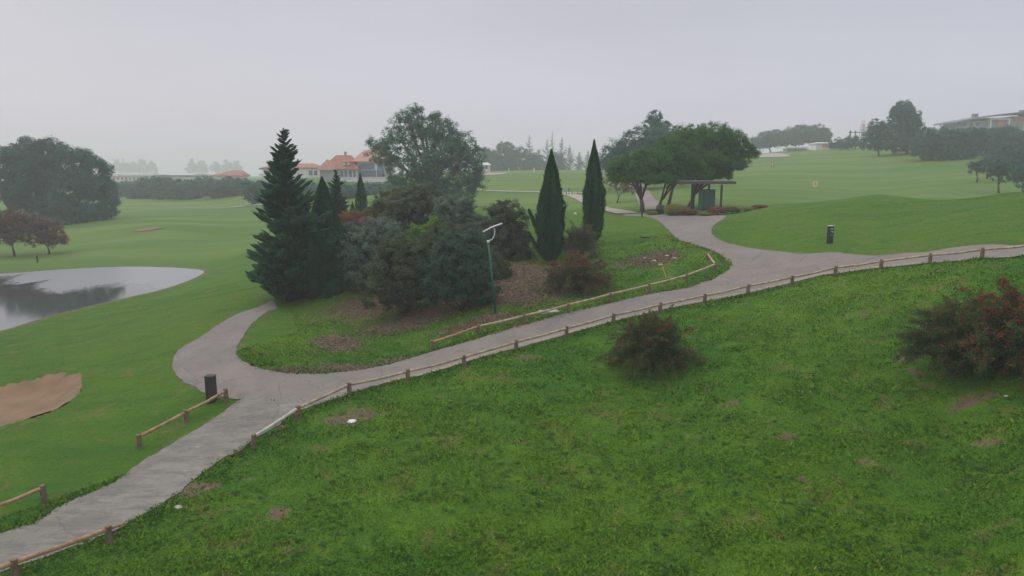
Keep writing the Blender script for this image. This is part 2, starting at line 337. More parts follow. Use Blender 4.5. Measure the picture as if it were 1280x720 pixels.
# ------------------------------------------------------------------ ground sheet
DIRT = [(650,345,75,22,.78),(590,372,70,15,.8),(530,395,60,12,.72),(470,378,75,22,.7),(560,340,100,25,.9),(700,355,40,14,.8),(640,372,50,10,.9),(500,408,45,8,.75),(422,428,26,7,.75),(450,462,40,4,.7),(372,463,26,3,.55),(520,450,40,4,.6),
    (600,402,50,6,.55),(815,323,30,7,.75),(838,322,14,5,.8),(680,404,20,5,.6),(345,642,28,12,.62),(235,612,50,13,.75),(1235,553,30,8,.7),(1085,578,24,7,.6),(1140,465,18,10,.6),(660,447,30,7,.5),(440,520,55,14,.5),(1060,640,30,8,.5),
    (345,536,30,4,.55),(985,545,30,8,.5),(1000,600,18,6,.5),(1210,500,60,14,.5),(1130,450,30,8,.5),(905,505,28,7,.5),(780,330,25,6,.5),(860,545,20,6,.45),(310,600,18,5,.45),(1090,390,30,6,.45),(790,410,25,5,.45)]
DW = []
for u, v, ru, rv, s in DIRT:
    x, y = raycast(u, v); y2 = raycast(u, v - rv)[1]; DW.append((x, y, ru * y / F, max(y2 - y, .25), s))
def px(lst): return [P(u, v)[:2] for u, v in lst]
LOW = [(1420,309),(1280,319.5),(1226.6,323),(1161,329),(1105,335),(1042.5,343),(989,354.4),(935.6,367),(900,374),(860,381.5),(823,389),(768,402),(707,419),(646,436),(600,448),(579.7,454),(511,473),(480,480),(437.5,492)]
ISL = [(304,500),(283,497),(257,491),(244.5,483.5),(228,476),(217,464),(215.5,455),(220,442),(232,432),(250.6,421.5),(266,411),(290,396),(308,389),(324,383.5),(340,376),(346,386),(334,390),(318,402.5),(301,425.5),(296.5,436),(299.5,447),(311,456),
    (330,462),(360,467),(402,467.4),(433,465),(475.6,458),(512,448.4),(540,440),(573.5,430.7),(610,420),(655,406.6),(713,391),(783,374.5),(844.5,363),(875,354.6),(900,344),(912,335.5),(909,325),(893.4,315),(866,305.7),(844.5,298),(834,286),(823,276.7),(808,271.5),(783,270),(783,267.5),(826,268.5),(860,269.5),(906,269.5),
    (895,279.7),(889,288),(893,296),(906,303),(930,309),(960,313.5),(1004,317.5),(1078,319.4),(1125.7,317.3),(1167,314),(1280,307),(1420,298)]
asph = spline(px(ISL) + px(LOW) + px([(395,502),(345,503)]), .3)
conc = spline(px([(304,498.5),(345,501),(395,500),(437.5,487),(437.5,492),(418,499),(372,516),(345,534),(313.6,551.5),(299.5,562.7),(266,582.5),(238.5,604),(214,622),(195.6,636),(171,648),(153,660),(120,674),(70,692),(0,716),(-100,752),(-130,728),(-80,697),(0,667.5),(40,656),(76,633),(107,619),(146.7,601),(174,581),(195.6,567),(226,549),(266,524.5),(290,508)]), .3)
ISLW = asph[::2]; CONW = conc[::2]
GX0, GY0, GS = -45.0, 17.0, .25
def _raster():
    gx, gy = np.meshgrid(GX0 + GS * np.arange(420), GY0 + GS * np.arange(280)); gx = gx.ravel(); gy = gy.ravel()
    a = np.array(ISLW); b = np.array(CONW); d = np.minimum(dist(a, gx, gy), dist(b, gx, gy)); return d.reshape(280, 420)
def edge_dist(x, y):
    i = ((y - GY0) / GS).astype(int); j = ((x - GX0) / GS).astype(int); ok = (i >= 0) & (i < 280) & (j >= 0) & (j < 420)
    return np.where(ok, EDGE[np.clip(i, 0, 279), np.clip(j, 0, 419)], 99.)
EDGE = _raster()
def ground():
    cols = np.concatenate([np.arange(-1.25, -.8, .03), np.arange(-.8, .8, .0055), np.arange(.8, 1.26, .03)]); nc = len(cols)
    bs_ = np.arange(math.log(9), math.log(1500) + .008, .008); Y = np.exp(bs_)
    back = np.arange(-60, 9, 4.0)
    yr = np.concatenate([back, Y]); xs = np.where(yr < 9, 9 + (9 - yr), yr)
    X = (xs[:, None] * cols[None]).ravel(); YY = np.repeat(yr, nc); Z = hgt(X, YY)
    nr = len(yr); i = np.arange((nr - 1) * (nc - 1)); r = i // (nc - 1); c = i % (nc - 1); k = r * nc + c
    f = np.stack([k, k + 1, k + nc + 1, k + nc], 1)
    me = npmesh('ground', np.stack([X, YY, Z], 1), f, 4, smooth=True)
    d = np.zeros(len(X))
    for x, y, rx, ry, s in DW: d = np.maximum(d, s * sm(1.35 - np.hypot((X - x) / rx, (YY - y) / ry)))
    d = np.maximum(d, .55 * sm(1.2 - dist(POND, X, YY) / 1.1) * (np.abs(YY - 80) < 60))
    d = np.maximum(d, .42 * sm(1 - edge_dist(X, YY) / .7) * (YY > 12))
    at = me.attributes.new('dirt', 'FLOAT', 'POINT'); at.data.foreach_set('value', d.astype(np.float32))
    at = me.attributes.new('mown', 'FLOAT', 'POINT'); at.data.foreach_set('value', mown(X, YY).astype(np.float32))
    o = link('ground', me, M['turf']); tag(o, 'green grassy hillside of the golf course with bare earth patches', 'ground', kind='structure')
ground()
rng = np.random.default_rng(7)
def drape(name, poly, mat, off, step, jit=.04):
    poly = poly + rng.normal(0, jit, poly.shape); x0, y0 = poly.min(0); x1, y1 = poly.max(0)
    gx, gy = np.meshgrid(np.arange(x0, x1, step), np.arange(y0, y1, step)); gx = gx.ravel(); gy = gy.ravel()
    k = inside(poly, gx, gy); gx, gy = gx[k], gy[k]; k = dist(poly, gx, gy) > step * .4; gx, gy = gx[k], gy[k]
    n = len(poly); vs = [Vector(p) for p in poly] + [Vector((a, b)) for a, b in zip(gx, gy)]
    v2, e, f, *_ = geometry.delaunay_2d_cdt(vs, [(i, (i + 1) % n) for i in range(n)], [], 1, 1e-5)
    xy = np.array([tuple(p) for p in v2]); z = hgt(xy[:, 0], xy[:, 1]) + off
    me = bpy.data.meshes.new(name); me.from_pydata(np.column_stack([xy, z]).tolist(), [], f)
    me.polygons.foreach_set('use_smooth', [True] * len(f)); me.update()
    if len(f) and me.polygons[0].normal.z < 0: me.flip_normals()
    return link(name, me, mat)
ASPH = drape('asphalt_path', asph, M['asphalt'], .03, .6); tag(ASPH, 'mauve grey asphalt cart path curving across the golf course', 'path', kind='structure')
tag(drape('concrete_path', conc, M['concrete'], .036, .6, .05), 'worn grey concrete cart path leading down to the lower left', 'path', kind='structure')
def ribbon(name, cl, w, mat, off, label, cat='path'):
    cl = spline(cl, .5 if w < 1 else 1.5, False); t = np.gradient(cl, axis=0); t /= np.linalg.norm(t, axis=1)[:, None]; nn = np.stack([-t[:, 1], t[:, 0]], 1)
    ww = (np.array(w) if np.ndim(w) else np.full(len(cl), w)) * .5
    k = np.linspace(-1, 1, 5); pts = (cl[:, None] + nn[:, None] * (ww[:, None] * k[None])[:, :, None]).reshape(-1, 2)
    z = hgt(pts[:, 0], pts[:, 1]) + off; n = len(cl)
    f = [(i * 5 + j, i * 5 + j + 1, i * 5 + j + 6, i * 5 + j + 5) for i in range(n - 1) for j in range(4)]
    me = npmesh(name, np.column_stack([pts, z]), f, 4, smooth=True)
    return tag(link(name, me, mat), label, cat, kind='structure')
lowpts = np.array(px(LOW[1:-1])); 
edge_in = lowpts + np.array([[-.02, .22]]); ribbon('path_edging', edge_in, .4, M['edging'], .045, 'pale concrete edging strip along the fenced side of the path')
def farcl(l): return [G(u, Y)[:2] for u, Y in l]
ribbon('far_path', farcl([(560,168),(600,168),(640,166),(680,160),(705,152),(722,140),(735,125),(745,112),(752,100),(765,90),(785,81)]), 2.6, M['farpath'], .12, 'pale cart path crossing the far fairway')
ribbon('road', farcl([(822,86),(816,100),(808,120),(800,150),(790,190),(778,230)]), 3.0, M['track'], .12, 'pinkish track running uphill behind the umbrella pines')
ribbon('narrow_path', farcl([(205,215),(240,212),(270,207),(300,196),(320,190),(345,180),(360,168)]), 1.5, M['farpath'], .15, 'thin pale path along the far left fairway', 'path')
tag(drape('sand_bunker', BUNK, M['sand'], .02, .4, .015), 'bare orange sand bunker on the left lawn', 'bunker', kind='structure')
def smallpatch(name, u, v, ru, rv, mat, label):
    c = P(u, v); y2 = raycast(u, v - rv)[1]; rx = ru * c.y / F; ry = max(y2 - c.y, .5)
    poly = np.array([(c.x + rx * math.cos(t) * (1 + .15 * math.sin(3 * t)), c.y + ry * math.sin(t)) for t in np.linspace(0, 2 * math.pi, 28)[:-1]])
    tag(drape(name, poly, mat, .12, max(rx, ry) / 4, .02), label, 'bunker', kind='structure')
smallpatch('sand_bunker', 185, 287, 17, 1.6, M['sand'], 'small reddish bunker on the far left fairway')
smallpatch('sand_bunker', 612, 217.5, 22, 1.2, M['farpath'], 'pale sand trap in front of the far tree row')
smallpatch('sand_bank', 958, 194.5, 20, 2.5, M['farpath'], 'pale pinkish sand bank at the top of the practice range')
wp = POND.copy(); cen = wp.mean(0); nrm = wp - cen; wp = wp + nrm / np.linalg.norm(nrm, axis=1)[:, None] * .25
me = bpy.data.meshes.new('pond_water'); me.from_pydata([(x, y, ZW + ZC) for x, y in wp], [], [list(range(len(wp)))]); me.update()
if me.polygons[0].normal.z < 0: me.flip_normals()
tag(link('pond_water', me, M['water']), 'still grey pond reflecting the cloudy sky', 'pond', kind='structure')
# ------------------------------------------------------------------ grass blades
def blades():
    n = 620000
    a = rng.uniform(-.80, .80, n); b = math.log(15) + (math.log(68) - math.log(15)) * rng.random(n) ** .9
    y = np.exp(b); x = a * y
    keep = np.ones(n, bool)
    for poly, m_ in ((asph, .02), (conc, .02), (BUNK, .05), (POND, 0)):
        lo = poly.min(0); hi = poly.max(0); k = np.where((x > lo[0]) & (x < hi[0]) & (y > lo[1]) & (y < hi[1]))[0]
        ins = inside(poly, x[k], y[k]); ins &= ~((dist(poly[::2], x[k], y[k]) < rng.uniform(-.05, .17, len(k))) if poly is not POND else np.zeros(len(k), bool)); keep[k[ins]] = False
    d = np.zeros(n)
    for X_, Y_, rx, ry, s in DW: d = np.maximum(d, s * sm(1.3 - np.hypot((x - X_) / rx, (y - Y_) / ry)))
    keep &= rng.random(n) > d * 1.15
    x, y = x[keep], y[keep]; n = len(x); z = hgt(x, y)
    # tall rough near side, mown lawn on the far side
    clump = 1.2 * fbm(x * .8, y * 1.3, 4); mw = mown(x, y)
    h = (.055 + .03 * np.clip(clump, -1, 1) * (1 - mw)) * rng.uniform(.6, 1.4, n) * (1 + (y - 15) * .012) * (1 - .55 * mw)
    ed = edge_dist(x, y); h *= 1 + .5 * sm(1.3 - ed / .8) * (1 - mw)
    w = h * rng.uniform(.28, .5, n); th = rng.uniform(0, 2 * math.pi, n); lean = rng.normal(0, .75, (n, 2)) * h[:, None]
    p = np.stack([x, y, z - .01], 1); dx = np.stack([np.cos(th) * w, np.sin(th) * w, 0 * w], 1)
    tip = p + np.stack([lean[:, 0], lean[:, 1], h], 1)
    v = np.stack([p - dx, p + dx, tip], 1).reshape(-1, 3)
    me = npmesh('grass', v, np.arange(3 * n).reshape(-1, 3), 3, np.clip(.5 + (rng.random(n) - .5) * (.8 - .4 * mw) + .15 * clump * (1 - mw), 0, 1))
    at = me.attributes.new('mown', 'FLOAT', 'FACE'); at.data.foreach_set('value', mw.astype(np.float32))
    tag(link('grass', me, M['blades']), 'short rough green grass covering the near slopes', 'grass', kind='stuff')
blades()
def weeds():
    n = 5200; a = rng.uniform(-.78, .78, n); y = np.exp(rng.uniform(math.log(15), math.log(50), n)); x = a * y
    ok = (fbm(x * .35, y * .35, 3) > -.05) & ~inside(asph, x, y) & ~inside(conc, x, y) & (mown(x, y) < .5); x, y = x[ok], y[ok]; n = len(x); z = hgt(x, y); k = 9
    th = rng.uniform(0, 6.28, (n, k)); l = rng.uniform(.05, .13, (n, 1)) * rng.uniform(.6, 1.2, (n, k)); up = rng.uniform(.2, 1.0, (n, k)) * l
    o = np.stack([x, y, z + .01], 1)[:, None] + rng.normal(0, .05, (n, k, 3)) * np.array((1, 1, 0)); d = np.stack([np.cos(th) * l, np.sin(th) * l, up], 2); sd_ = np.stack([-np.sin(th), np.cos(th), 0 * th], 2) * (l * .3)[:, :, None]
    v = np.stack([o, o + d * .5 + sd_, o + d, o + d * .5 - sd_], 2).reshape(-1, 3); m = n * k
    tag(link('weeds', npmesh('weeds', v, np.arange(4 * m).reshape(-1, 4), 4, np.repeat(rng.random(n), k)), leaf_mat('weed_leaves', (.03, .10, .02), (.12, .26, .04))), 'broad leaved weeds dotted through the rough grass', 'weeds', kind='stuff')
weeds()
def litter():
    n = 60000; k = rng.integers(0, 14, n); D = np.array([DW[i] for i in k]); t = rng.normal(0, .55, (n, 2))
    x = D[:, 0] + t[:, 0] * D[:, 2]; y = D[:, 1] + t[:, 1] * D[:, 3]; ok = ~inside(asph, x, y); x, y = x[ok], y[ok]; n = len(x); z = hgt(x, y) + .012
    th = rng.uniform(0, 6.28, n); l = rng.uniform(.03, .12, n); w = l * rng.uniform(.2, .6, n); c_, s_ = np.cos(th), np.sin(th); h = rng.uniform(-.02, .04, n); h2 = rng.uniform(0, .05, n)
    v = np.stack([np.stack([x - c_ * l, y - s_ * l, z], 1), np.stack([x + s_ * w, y - c_ * w, z + h2], 1), np.stack([x + c_ * l, y + s_ * l, z + h + .02], 1), np.stack([x - s_ * w, y + c_ * w, z], 1)], 1).reshape(-1, 3)
    tag(link('leaf_litter', npmesh('leaf_litter', v, np.arange(4 * n).reshape(-1, 4), 4, rng.random(n)), leaf_mat('litter', (.07, .045, .03), (.32, .24, .17), None, .1)), 'brown leaf litter and clods on the bare soil of the island', 'leaf litter', kind='stuff')
litter()
# ------------------------------------------------------------------ mesh building blocks
def quads(name, pts, t, n, ln, wd, mat, parent, rnd, origin):
    pts = np.asarray(pts) - np.asarray(origin); t = t / (np.linalg.norm(t, axis=1)[:, None] + 1e-9)
    s = np.cross(n, t); s /= (np.linalg.norm(s, axis=1)[:, None] + 1e-9)
    l = (np.asarray(ln) * np.ones(len(pts)))[:, None] * .5; w = (np.asarray(wd) * np.ones(len(pts)))[:, None] * .5
    v = np.stack([pts - t * l, pts + s * w, pts + t * l, pts - s * w], 1).reshape(-1, 3)
    return link(name, npmesh(name, v, np.arange(4 * len(pts)).reshape(-1, 4), 4, rnd), mat, parent)
def unit(r, n):
    v = r.normal(0, 1, (n, 3)); return v / np.linalg.norm(v, axis=1)[:, None]
class MB:
    def __init__(s): s.v = []; s.f = []
    def box(s, x0, x1, y0, y1, z0, z1):
        b = len(s.v); s.v += [(x, y, z) for z in (z0, z1) for x, y in ((x0, y0), (x1, y0), (x1, y1), (x0, y1))]
        s.f += [tuple(b + i for i in q) for q in ((3,2,1,0),(4,5,6,7),(0,1,5,4),(1,2,6,5),(2,3,7,6),(3,0,4,7))]; return s
    def poly(s, pts): b = len(s.v); s.v += [tuple(p) for p in pts]; s.f.append(tuple(range(b, b + len(pts)))); return s
    def hip(s, x0, x1, y0, y1, z0, z1, inl, inr, th=.25):     # hipped or gabled roof, ridge along x
        ym = (y0 + y1) / 2; b = len(s.v)
        s.v += [(x0, y0, z0 - th), (x1, y0, z0 - th), (x1, y1, z0 - th), (x0, y1, z0 - th), (x0, y0, z0), (x1, y0, z0), (x1, y1, z0), (x0, y1, z0), (x0 + inl, ym, z1), (x1 - inr, ym, z1)]
        s.f += [tuple(b + i for i in q) for q in ((3,2,1,0),(0,1,5,4),(1,2,6,5),(2,3,7,6),(3,0,4,7),(4,5,9,8),(6,7,8,9),(5,6,9),(7,4,8))]; return s
    def tube(s, pts, rad, k=8, cap=True):
        pts = [Vector(p) for p in pts]; n = len(pts); b = len(s.v); up = Vector((0, 0, 1))
        for i, p in enumerate(pts):
            d = (pts[min(i + 1, n - 1)] - pts[max(i - 1, 0)]).normalized(); x = d.cross(Vector((.31, .95, .05)))
            if x.length < .1: x = d.cross(up)
            x.normalize(); y = d.cross(x); r = rad[i] if isinstance(rad, (list, tuple)) else rad
            s.v += [tuple(p + (x * math.cos(2 * math.pi * j / k) + y * math.sin(2 * math.pi * j / k)) * r) for j in range(k)]
        for i in range(n - 1):
            for j in range(k): s.f.append((b + i * k + j, b + i * k + (j + 1) % k, b + (i + 1) * k + (j + 1) % k, b + (i + 1) * k + j))
        if cap: s.f.append(tuple(b + j for j in range(k))[::-1]); s.f.append(tuple(b + (n - 1) * k + j for j in range(k)))
        return s
    def build(s, name, mat, parent=None, smooth=False, bevel=0):
        me = bpy.data.meshes.new(name); me.from_pydata(s.v, [], s.f); me.update()
        if smooth: me.polygons.foreach_set('use_smooth', [True] * len(me.polygons))
        o = link(name, me, mat, parent)
        if bevel:
            bv = o.modifiers.new('bevel', 'BEVEL'); bv.width = bevel; bv.segments = 2; bv.limit_method = 'ANGLE'
        return o
# ------------------------------------------------------------------ trees
GREEN = {
 'cypress': leaf_mat('cypress_foliage', (.012, .075, .032), (.045, .155, .062)),
 'spruce': leaf_mat('spruce_foliage', (.016, .080, .040), (.060, .165, .080)),
 'olive': leaf_mat('olive_foliage', (.035, .085, .055), (.125, .20, .135), (.055, .12, .07)),
 'silver': leaf_mat('silver_foliage', (.085, .14, .10), (.25, .33, .24)),
 'oliveb': leaf_mat('dusky_foliage', (.055, .085, .045), (.160, .195, .110), (.09, .13, .07)),
 'pine': leaf_mat('pine_foliage', (.032, .125, .040), (.125, .28, .070), (.085, .22, .055)),
 'gum': leaf_mat('gum_foliage', (.060, .15, .105), (.155, .28, .19)),
 'far': leaf_mat('far_foliage', (.030, .125, .090), (.090, .205, .150)),  # far, like gum and pine above, has distance haze mixed into its colour
 'brown': leaf_mat('brown_foliage', (.110, .065, .050), (.23, .135, .10)),
 'berrybush': leaf_mat('berry_bush_foliage', (.035, .080, .030), (.15, .20, .07), (.15, .11, .055)),
 'berrylight': leaf_mat('grey_berry_bush_foliage', (.06, .095, .045), (.19, .23, .12), (.20, .12, .075)),
 'lime': leaf_mat('lime_foliage', (.12, .21, .02), (.24, .37, .04)),
 'straw': leaf_mat('straw_foliage', (.20, .20, .06), (.42, .38, .14)),
 'rust': leaf_mat('rust_foliage', (.20, .075, .050), (.36, .16, .10)),
 'drygreen': leaf_mat('dry_green_foliage', (.08, .11, .03), (.19, .20, .07)),
}
def wl(lobes, Y):                                   # lobes measured as angular sizes at the tree's distance -> metres
    out = []
    for i, l in enumerate(lobes):
        u, v, ru, rv = l[:4]; dy = l[4] if len(l) > 4 else 0
        c = A(u, v, Y); c.y += dy; out.append((np.array(c), np.array((ru * Y / F, ru * Y / F * .85, rv * Y / F))))
    return out
def foliage(r, lobes, cr, dens, per, fill=.25, low=-.75):
    pts, nr, rn = [], [], []
    for c, rad in lobes:
        area = 4 * math.pi * ((rad[0] * rad[1]) ** 1.6 / 3 + 2 * (rad[0] * rad[2]) ** 1.6 / 3) ** (1 / 1.6)
        nc = max(6, int(area * dens)); d = unit(r, int(nc * 1.5)); d = d[d[:, 2] > low][:nc]; nc = len(d)
        rr = np.where(r.random(nc) < fill, r.uniform(.25, .8, nc), r.uniform(.8, 1.04, nc))
        ph_ = r.uniform(0, 6.28, 6); rr = rr * (1 + .13 * np.sin(4 * d[:, 0] + ph_[0]) * np.sin(5 * d[:, 2] + ph_[1]) + .10 * np.sin(9 * d[:, 0] + ph_[2]) * np.sin(8 * d[:, 1] + ph_[3]) * np.sin(9 * d[:, 2] + ph_[4]))
        cc = c + d * rad * rr[:, None]; cv = r.random(nc)
        g = r.normal(0, 1, (nc, per, 3)); g /= np.linalg.norm(g, axis=2)[:, :, None]; g[:, :, 2] *= .8
        q = cc[:, None] + g * (cr * r.uniform(.3, 1.05, (nc, per)) * r.uniform(.6, 1.3, (nc, 1)))[:, :, None]
        nn = g * .55 + d[:, None] * .9 + np.array((0, 0, .45)) + r.normal(0, .3, (nc, per, 3))
        pts.append(q.reshape(-1, 3)); nr.append(nn.reshape(-1, 3)); rn.append((cv[:, None] * .5 + r.random((nc, per)) * .5).ravel())
    p = np.concatenate(pts); n = np.concatenate(nr); n /= np.linalg.norm(n, axis=1)[:, None]; return p, n, np.concatenate(rn)
def limbs(r, base, lobes, r0, mat, parent, fork=.35, lean=None, k=7, stems=1):
    mb = MB(); base = np.array(base); top = np.mean([c for c, _ in lobes], axis=0)
    fk = base + (top - base) * fork; fk[:2] += r.normal(0, .15, 2) * r0 * 4
    if lean is not None: fk[:2] += lean
    mid = (base + fk) / 2 + np.append(r.normal(0, .5, 2) * r0, 0)
    mb.tube([base - base + np.array((0, 0, -.3)), mid - base, fk - base], [r0 * 1.3, r0, r0 * .8], k)
    for c, rad in lobes:
        q = (fk + c) / 2 + r.normal(0, .08, 3) * rad[0]; q[2] += .1 * rad[2]
        mb.tube([fk - base, q - base, c - base], [r0 * .6, r0 * .38, r0 * .16], 6)
        for _ in range(4):
            e = c + unit(r, 1)[0] * rad * .85; e[2] = max(e[2], c[2] - rad[2] * .5)
            mb.tube([q - base, (q + e) / 2 - base + np.array((0, 0, .04 * rad[2])), e - base], [r0 * .25, r0 * .16, r0 * .06], 5)
    return mb.build('trunk', mat, parent, smooth=True)
SEED = [100]
def tree(name, label, cat, base, Y, lobes, mat, leaf=.2, asp=.5, cr=.5, dens=1.6, per=26, r0=.25, group=None, bark='bark', fork=.35, fill=.25, low=-.75, lean=None, trunk=True):
    SEED[0] += 1; r = np.random.default_rng(SEED[0]); b = G(base, Y) if not isinstance(base, Vector) else base
    e = empty(name, b, 0, label, cat, group); L_ = wl(lobes, Y)
    p, n, rn = foliage(r, L_, cr, dens, per, fill, low)
    t = np.cross(n, unit(r, len(p))); t[:, 2] *= .7
    p[:, 2] = np.maximum(p[:, 2], hgt(p[:, 0], p[:, 1]) + .02) if not trunk else p[:, 2]
    quads('crown' if trunk else 'foliage', p, t, n, leaf * r.uniform(.6, 1.3, len(p)), leaf * asp * r.uniform(.7, 1.3, len(p)), mat, e, rn, b)
    if trunk: limbs(r, b, L_, r0, M[bark], e, fork, lean)
    else:
        mb = MB()
        for c, rad in L_:
            for _ in range(4):
                q = c + unit(r, 1)[0] * rad * .7; q[2] = max(q[2], b.z + .3)
                mb.tube([(r.normal(0, .1), r.normal(0, .1), -.1), (q - np.array(b)) * np.array((.6, .6, .45)), q - np.array(b)], [.035, .025, .01], 5)
        mb.build('stem', M[bark], e, smooth=True)
    return e
def conifer(name, label, base, Y, vtop, halfpx, mat, seed, whorls=40, per=9, group=None, droop=.1, dens=1, tilt=0, low=.02, cat='conifer'):
    r = np.random.default_rng(seed); b = G(base, Y); H = A(base, vtop, Y).z - b.z; RM = halfpx * Y / F
    e = empty(name, b, 0, label, cat, group); P_, T_, N_, Lh, rn = [], [], [], [], []; mb = MB()
    mb.tube([(0, 0, -.2), (0, 0, H * .5), (tilt, 0, H * .97)], [H * .018, H * .011, .02], 7)
    for i in range(whorls):
        t = low + (1 - low) * (i / whorls) ** 1.05; ln = RM * ((1 - t) ** .8 * 1.0 + .02); ln *= r.uniform(.68, 1.15)
        if t < .12: ln *= .8 + t * 1.6
        for j in range(max(4, int(per * (1 - t * .3)))):
            ph = 2 * math.pi * (j + .5 * i + r.uniform(-.35, .35)) / per; l = ln * r.uniform(.6, 1.2); z0 = t * H + r.uniform(-.5, .5) * H / whorls * 1.3
            dirv = np.array((math.cos(ph), math.sin(ph), 0)); side = np.array((-math.sin(ph), math.cos(ph), 0))
            m = max(6, int(22 * dens * (l / max(RM, .1)) ** .7 + 6)); s = r.uniform(.08, 1, m) ** .8
            zc = z0 + l * (-droop * 2 * s + (droop * 2.2 + .22 + .35 * t) * s ** 2) + r.normal(0, .03, m) * l
            lat = r.normal(0, .13, m) * l * (1.1 - s * .6)
            pp = dirv * (s * l)[:, None] + side * lat[:, None]; pp[:, 2] = zc; pp[:, 0] += tilt * t
            tt = dirv * .8 + side * np.sign(lat)[:, None] * r.uniform(0, .9, m)[:, None]; tt = tt + np.array((0, 0, 1)) * (.1 + .4 * s)[:, None]
            nn = np.array((0, 0, 1)) + dirv * .5 + r.normal(0, .5, (m, 3))
            P_.append(pp + np.array(b)); T_.append(tt); N_.append(nn); Lh.append(np.full(m, (.16 * RM ** .5 + .08) * (.45 + .55 * min(1, l / RM * 2)))); rn.append(r.random(m) * .5 + s * .45)
            if j % 2 == 0: mb.tube([(tilt * t, 0, z0), tuple(dirv * l * .9 + np.array((tilt * t, 0, z0 + l * .1)))], [.03 * RM ** .5, .008], 4, False)
    m = 60; P_.append(np.array(b) + np.stack([r.normal(0, .05, m) + tilt, r.normal(0, .05, m), H * (.95 + .05 * r.random(m))], 1)); T_.append(np.tile((0., 0, 1), (m, 1)) + r.normal(0, .4, (m, 3))); N_.append(unit(r, m)); Lh.append(np.full(m, .1)); rn.append(r.random(m))
    p = np.concatenate(P_); N_ = np.concatenate(N_); N_ /= np.linalg.norm(N_, axis=1)[:, None]; l = np.concatenate(Lh) * r.uniform(.8, 1.6, len(p))
    quads('crown', p, np.concatenate(T_), N_, l * 1.5, l * .55, mat, e, np.concatenate(rn), b)
    mb.build('trunk', M['bark'], e, smooth=True); return e
def cypress(name, label, base, Y, vtop, halfpx, mat, seed, n=26000, sprigs=(), group=None, lean=0):
    r = np.random.default_rng(seed); b = base if isinstance(base, Vector) else G(base, Y); Y = b.y; ub = 640 + b.x / b.y * F / math.cos(TH)
    H = A(ub, vtop, Y).z - b.z; RM = halfpx * Y / F
    e = empty(name, b, 0, label, 'cypress', group)
    t = r.random(n) ** .85; prof = np.interp(t, [0, .04, .12, .3, .5, .7, .85, .95, 1], [.3, .55, .85, 1, .9, .60, .32, .12, .02])
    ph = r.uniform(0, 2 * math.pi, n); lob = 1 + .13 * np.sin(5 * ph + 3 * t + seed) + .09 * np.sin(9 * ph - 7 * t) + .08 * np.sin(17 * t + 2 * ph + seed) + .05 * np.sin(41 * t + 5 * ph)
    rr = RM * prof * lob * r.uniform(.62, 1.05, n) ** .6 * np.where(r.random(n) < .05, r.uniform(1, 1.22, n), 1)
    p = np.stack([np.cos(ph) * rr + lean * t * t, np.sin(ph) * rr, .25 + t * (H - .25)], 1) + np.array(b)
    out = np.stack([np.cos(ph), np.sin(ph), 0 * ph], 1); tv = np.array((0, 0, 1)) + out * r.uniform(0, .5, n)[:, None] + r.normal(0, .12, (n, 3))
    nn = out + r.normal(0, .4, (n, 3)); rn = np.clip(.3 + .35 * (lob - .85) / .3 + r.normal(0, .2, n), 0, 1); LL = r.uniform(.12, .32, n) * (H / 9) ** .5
    for (u0, v0, u1, v1, w) in sprigs:
        m = 2600; s = r.random(m); a0 = np.array(A(u0, v0, Y - .2)); a1 = np.array(A(u1, v1, Y - .4)); q = a0 + (a1 - a0) * s[:, None]; q[:, 2] -= .25 * np.sin(s * math.pi) * 1.2
        q += unit(r, m) * (w * (1.1 - s) ** .6 * r.random(m))[:, None]
        p = np.concatenate([p, q]); tv = np.concatenate([tv, np.tile(a1 - a0, (m, 1)) + r.normal(0, .3, (m, 3))]); nn = np.concatenate([nn, unit(r, m)]); rn = np.concatenate([rn, r.random(m)]); LL = np.concatenate([LL, r.uniform(.1, .22, m)])
    nn /= np.linalg.norm(nn, axis=1)[:, None]
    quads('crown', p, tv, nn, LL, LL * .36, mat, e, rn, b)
    MB().tube([(0, 0, -.2), (0, 0, H * .3), (0, 0, H * .8)], [.13, .1, .03], 7).build('trunk', M['bark'], e, smooth=True)
    return e
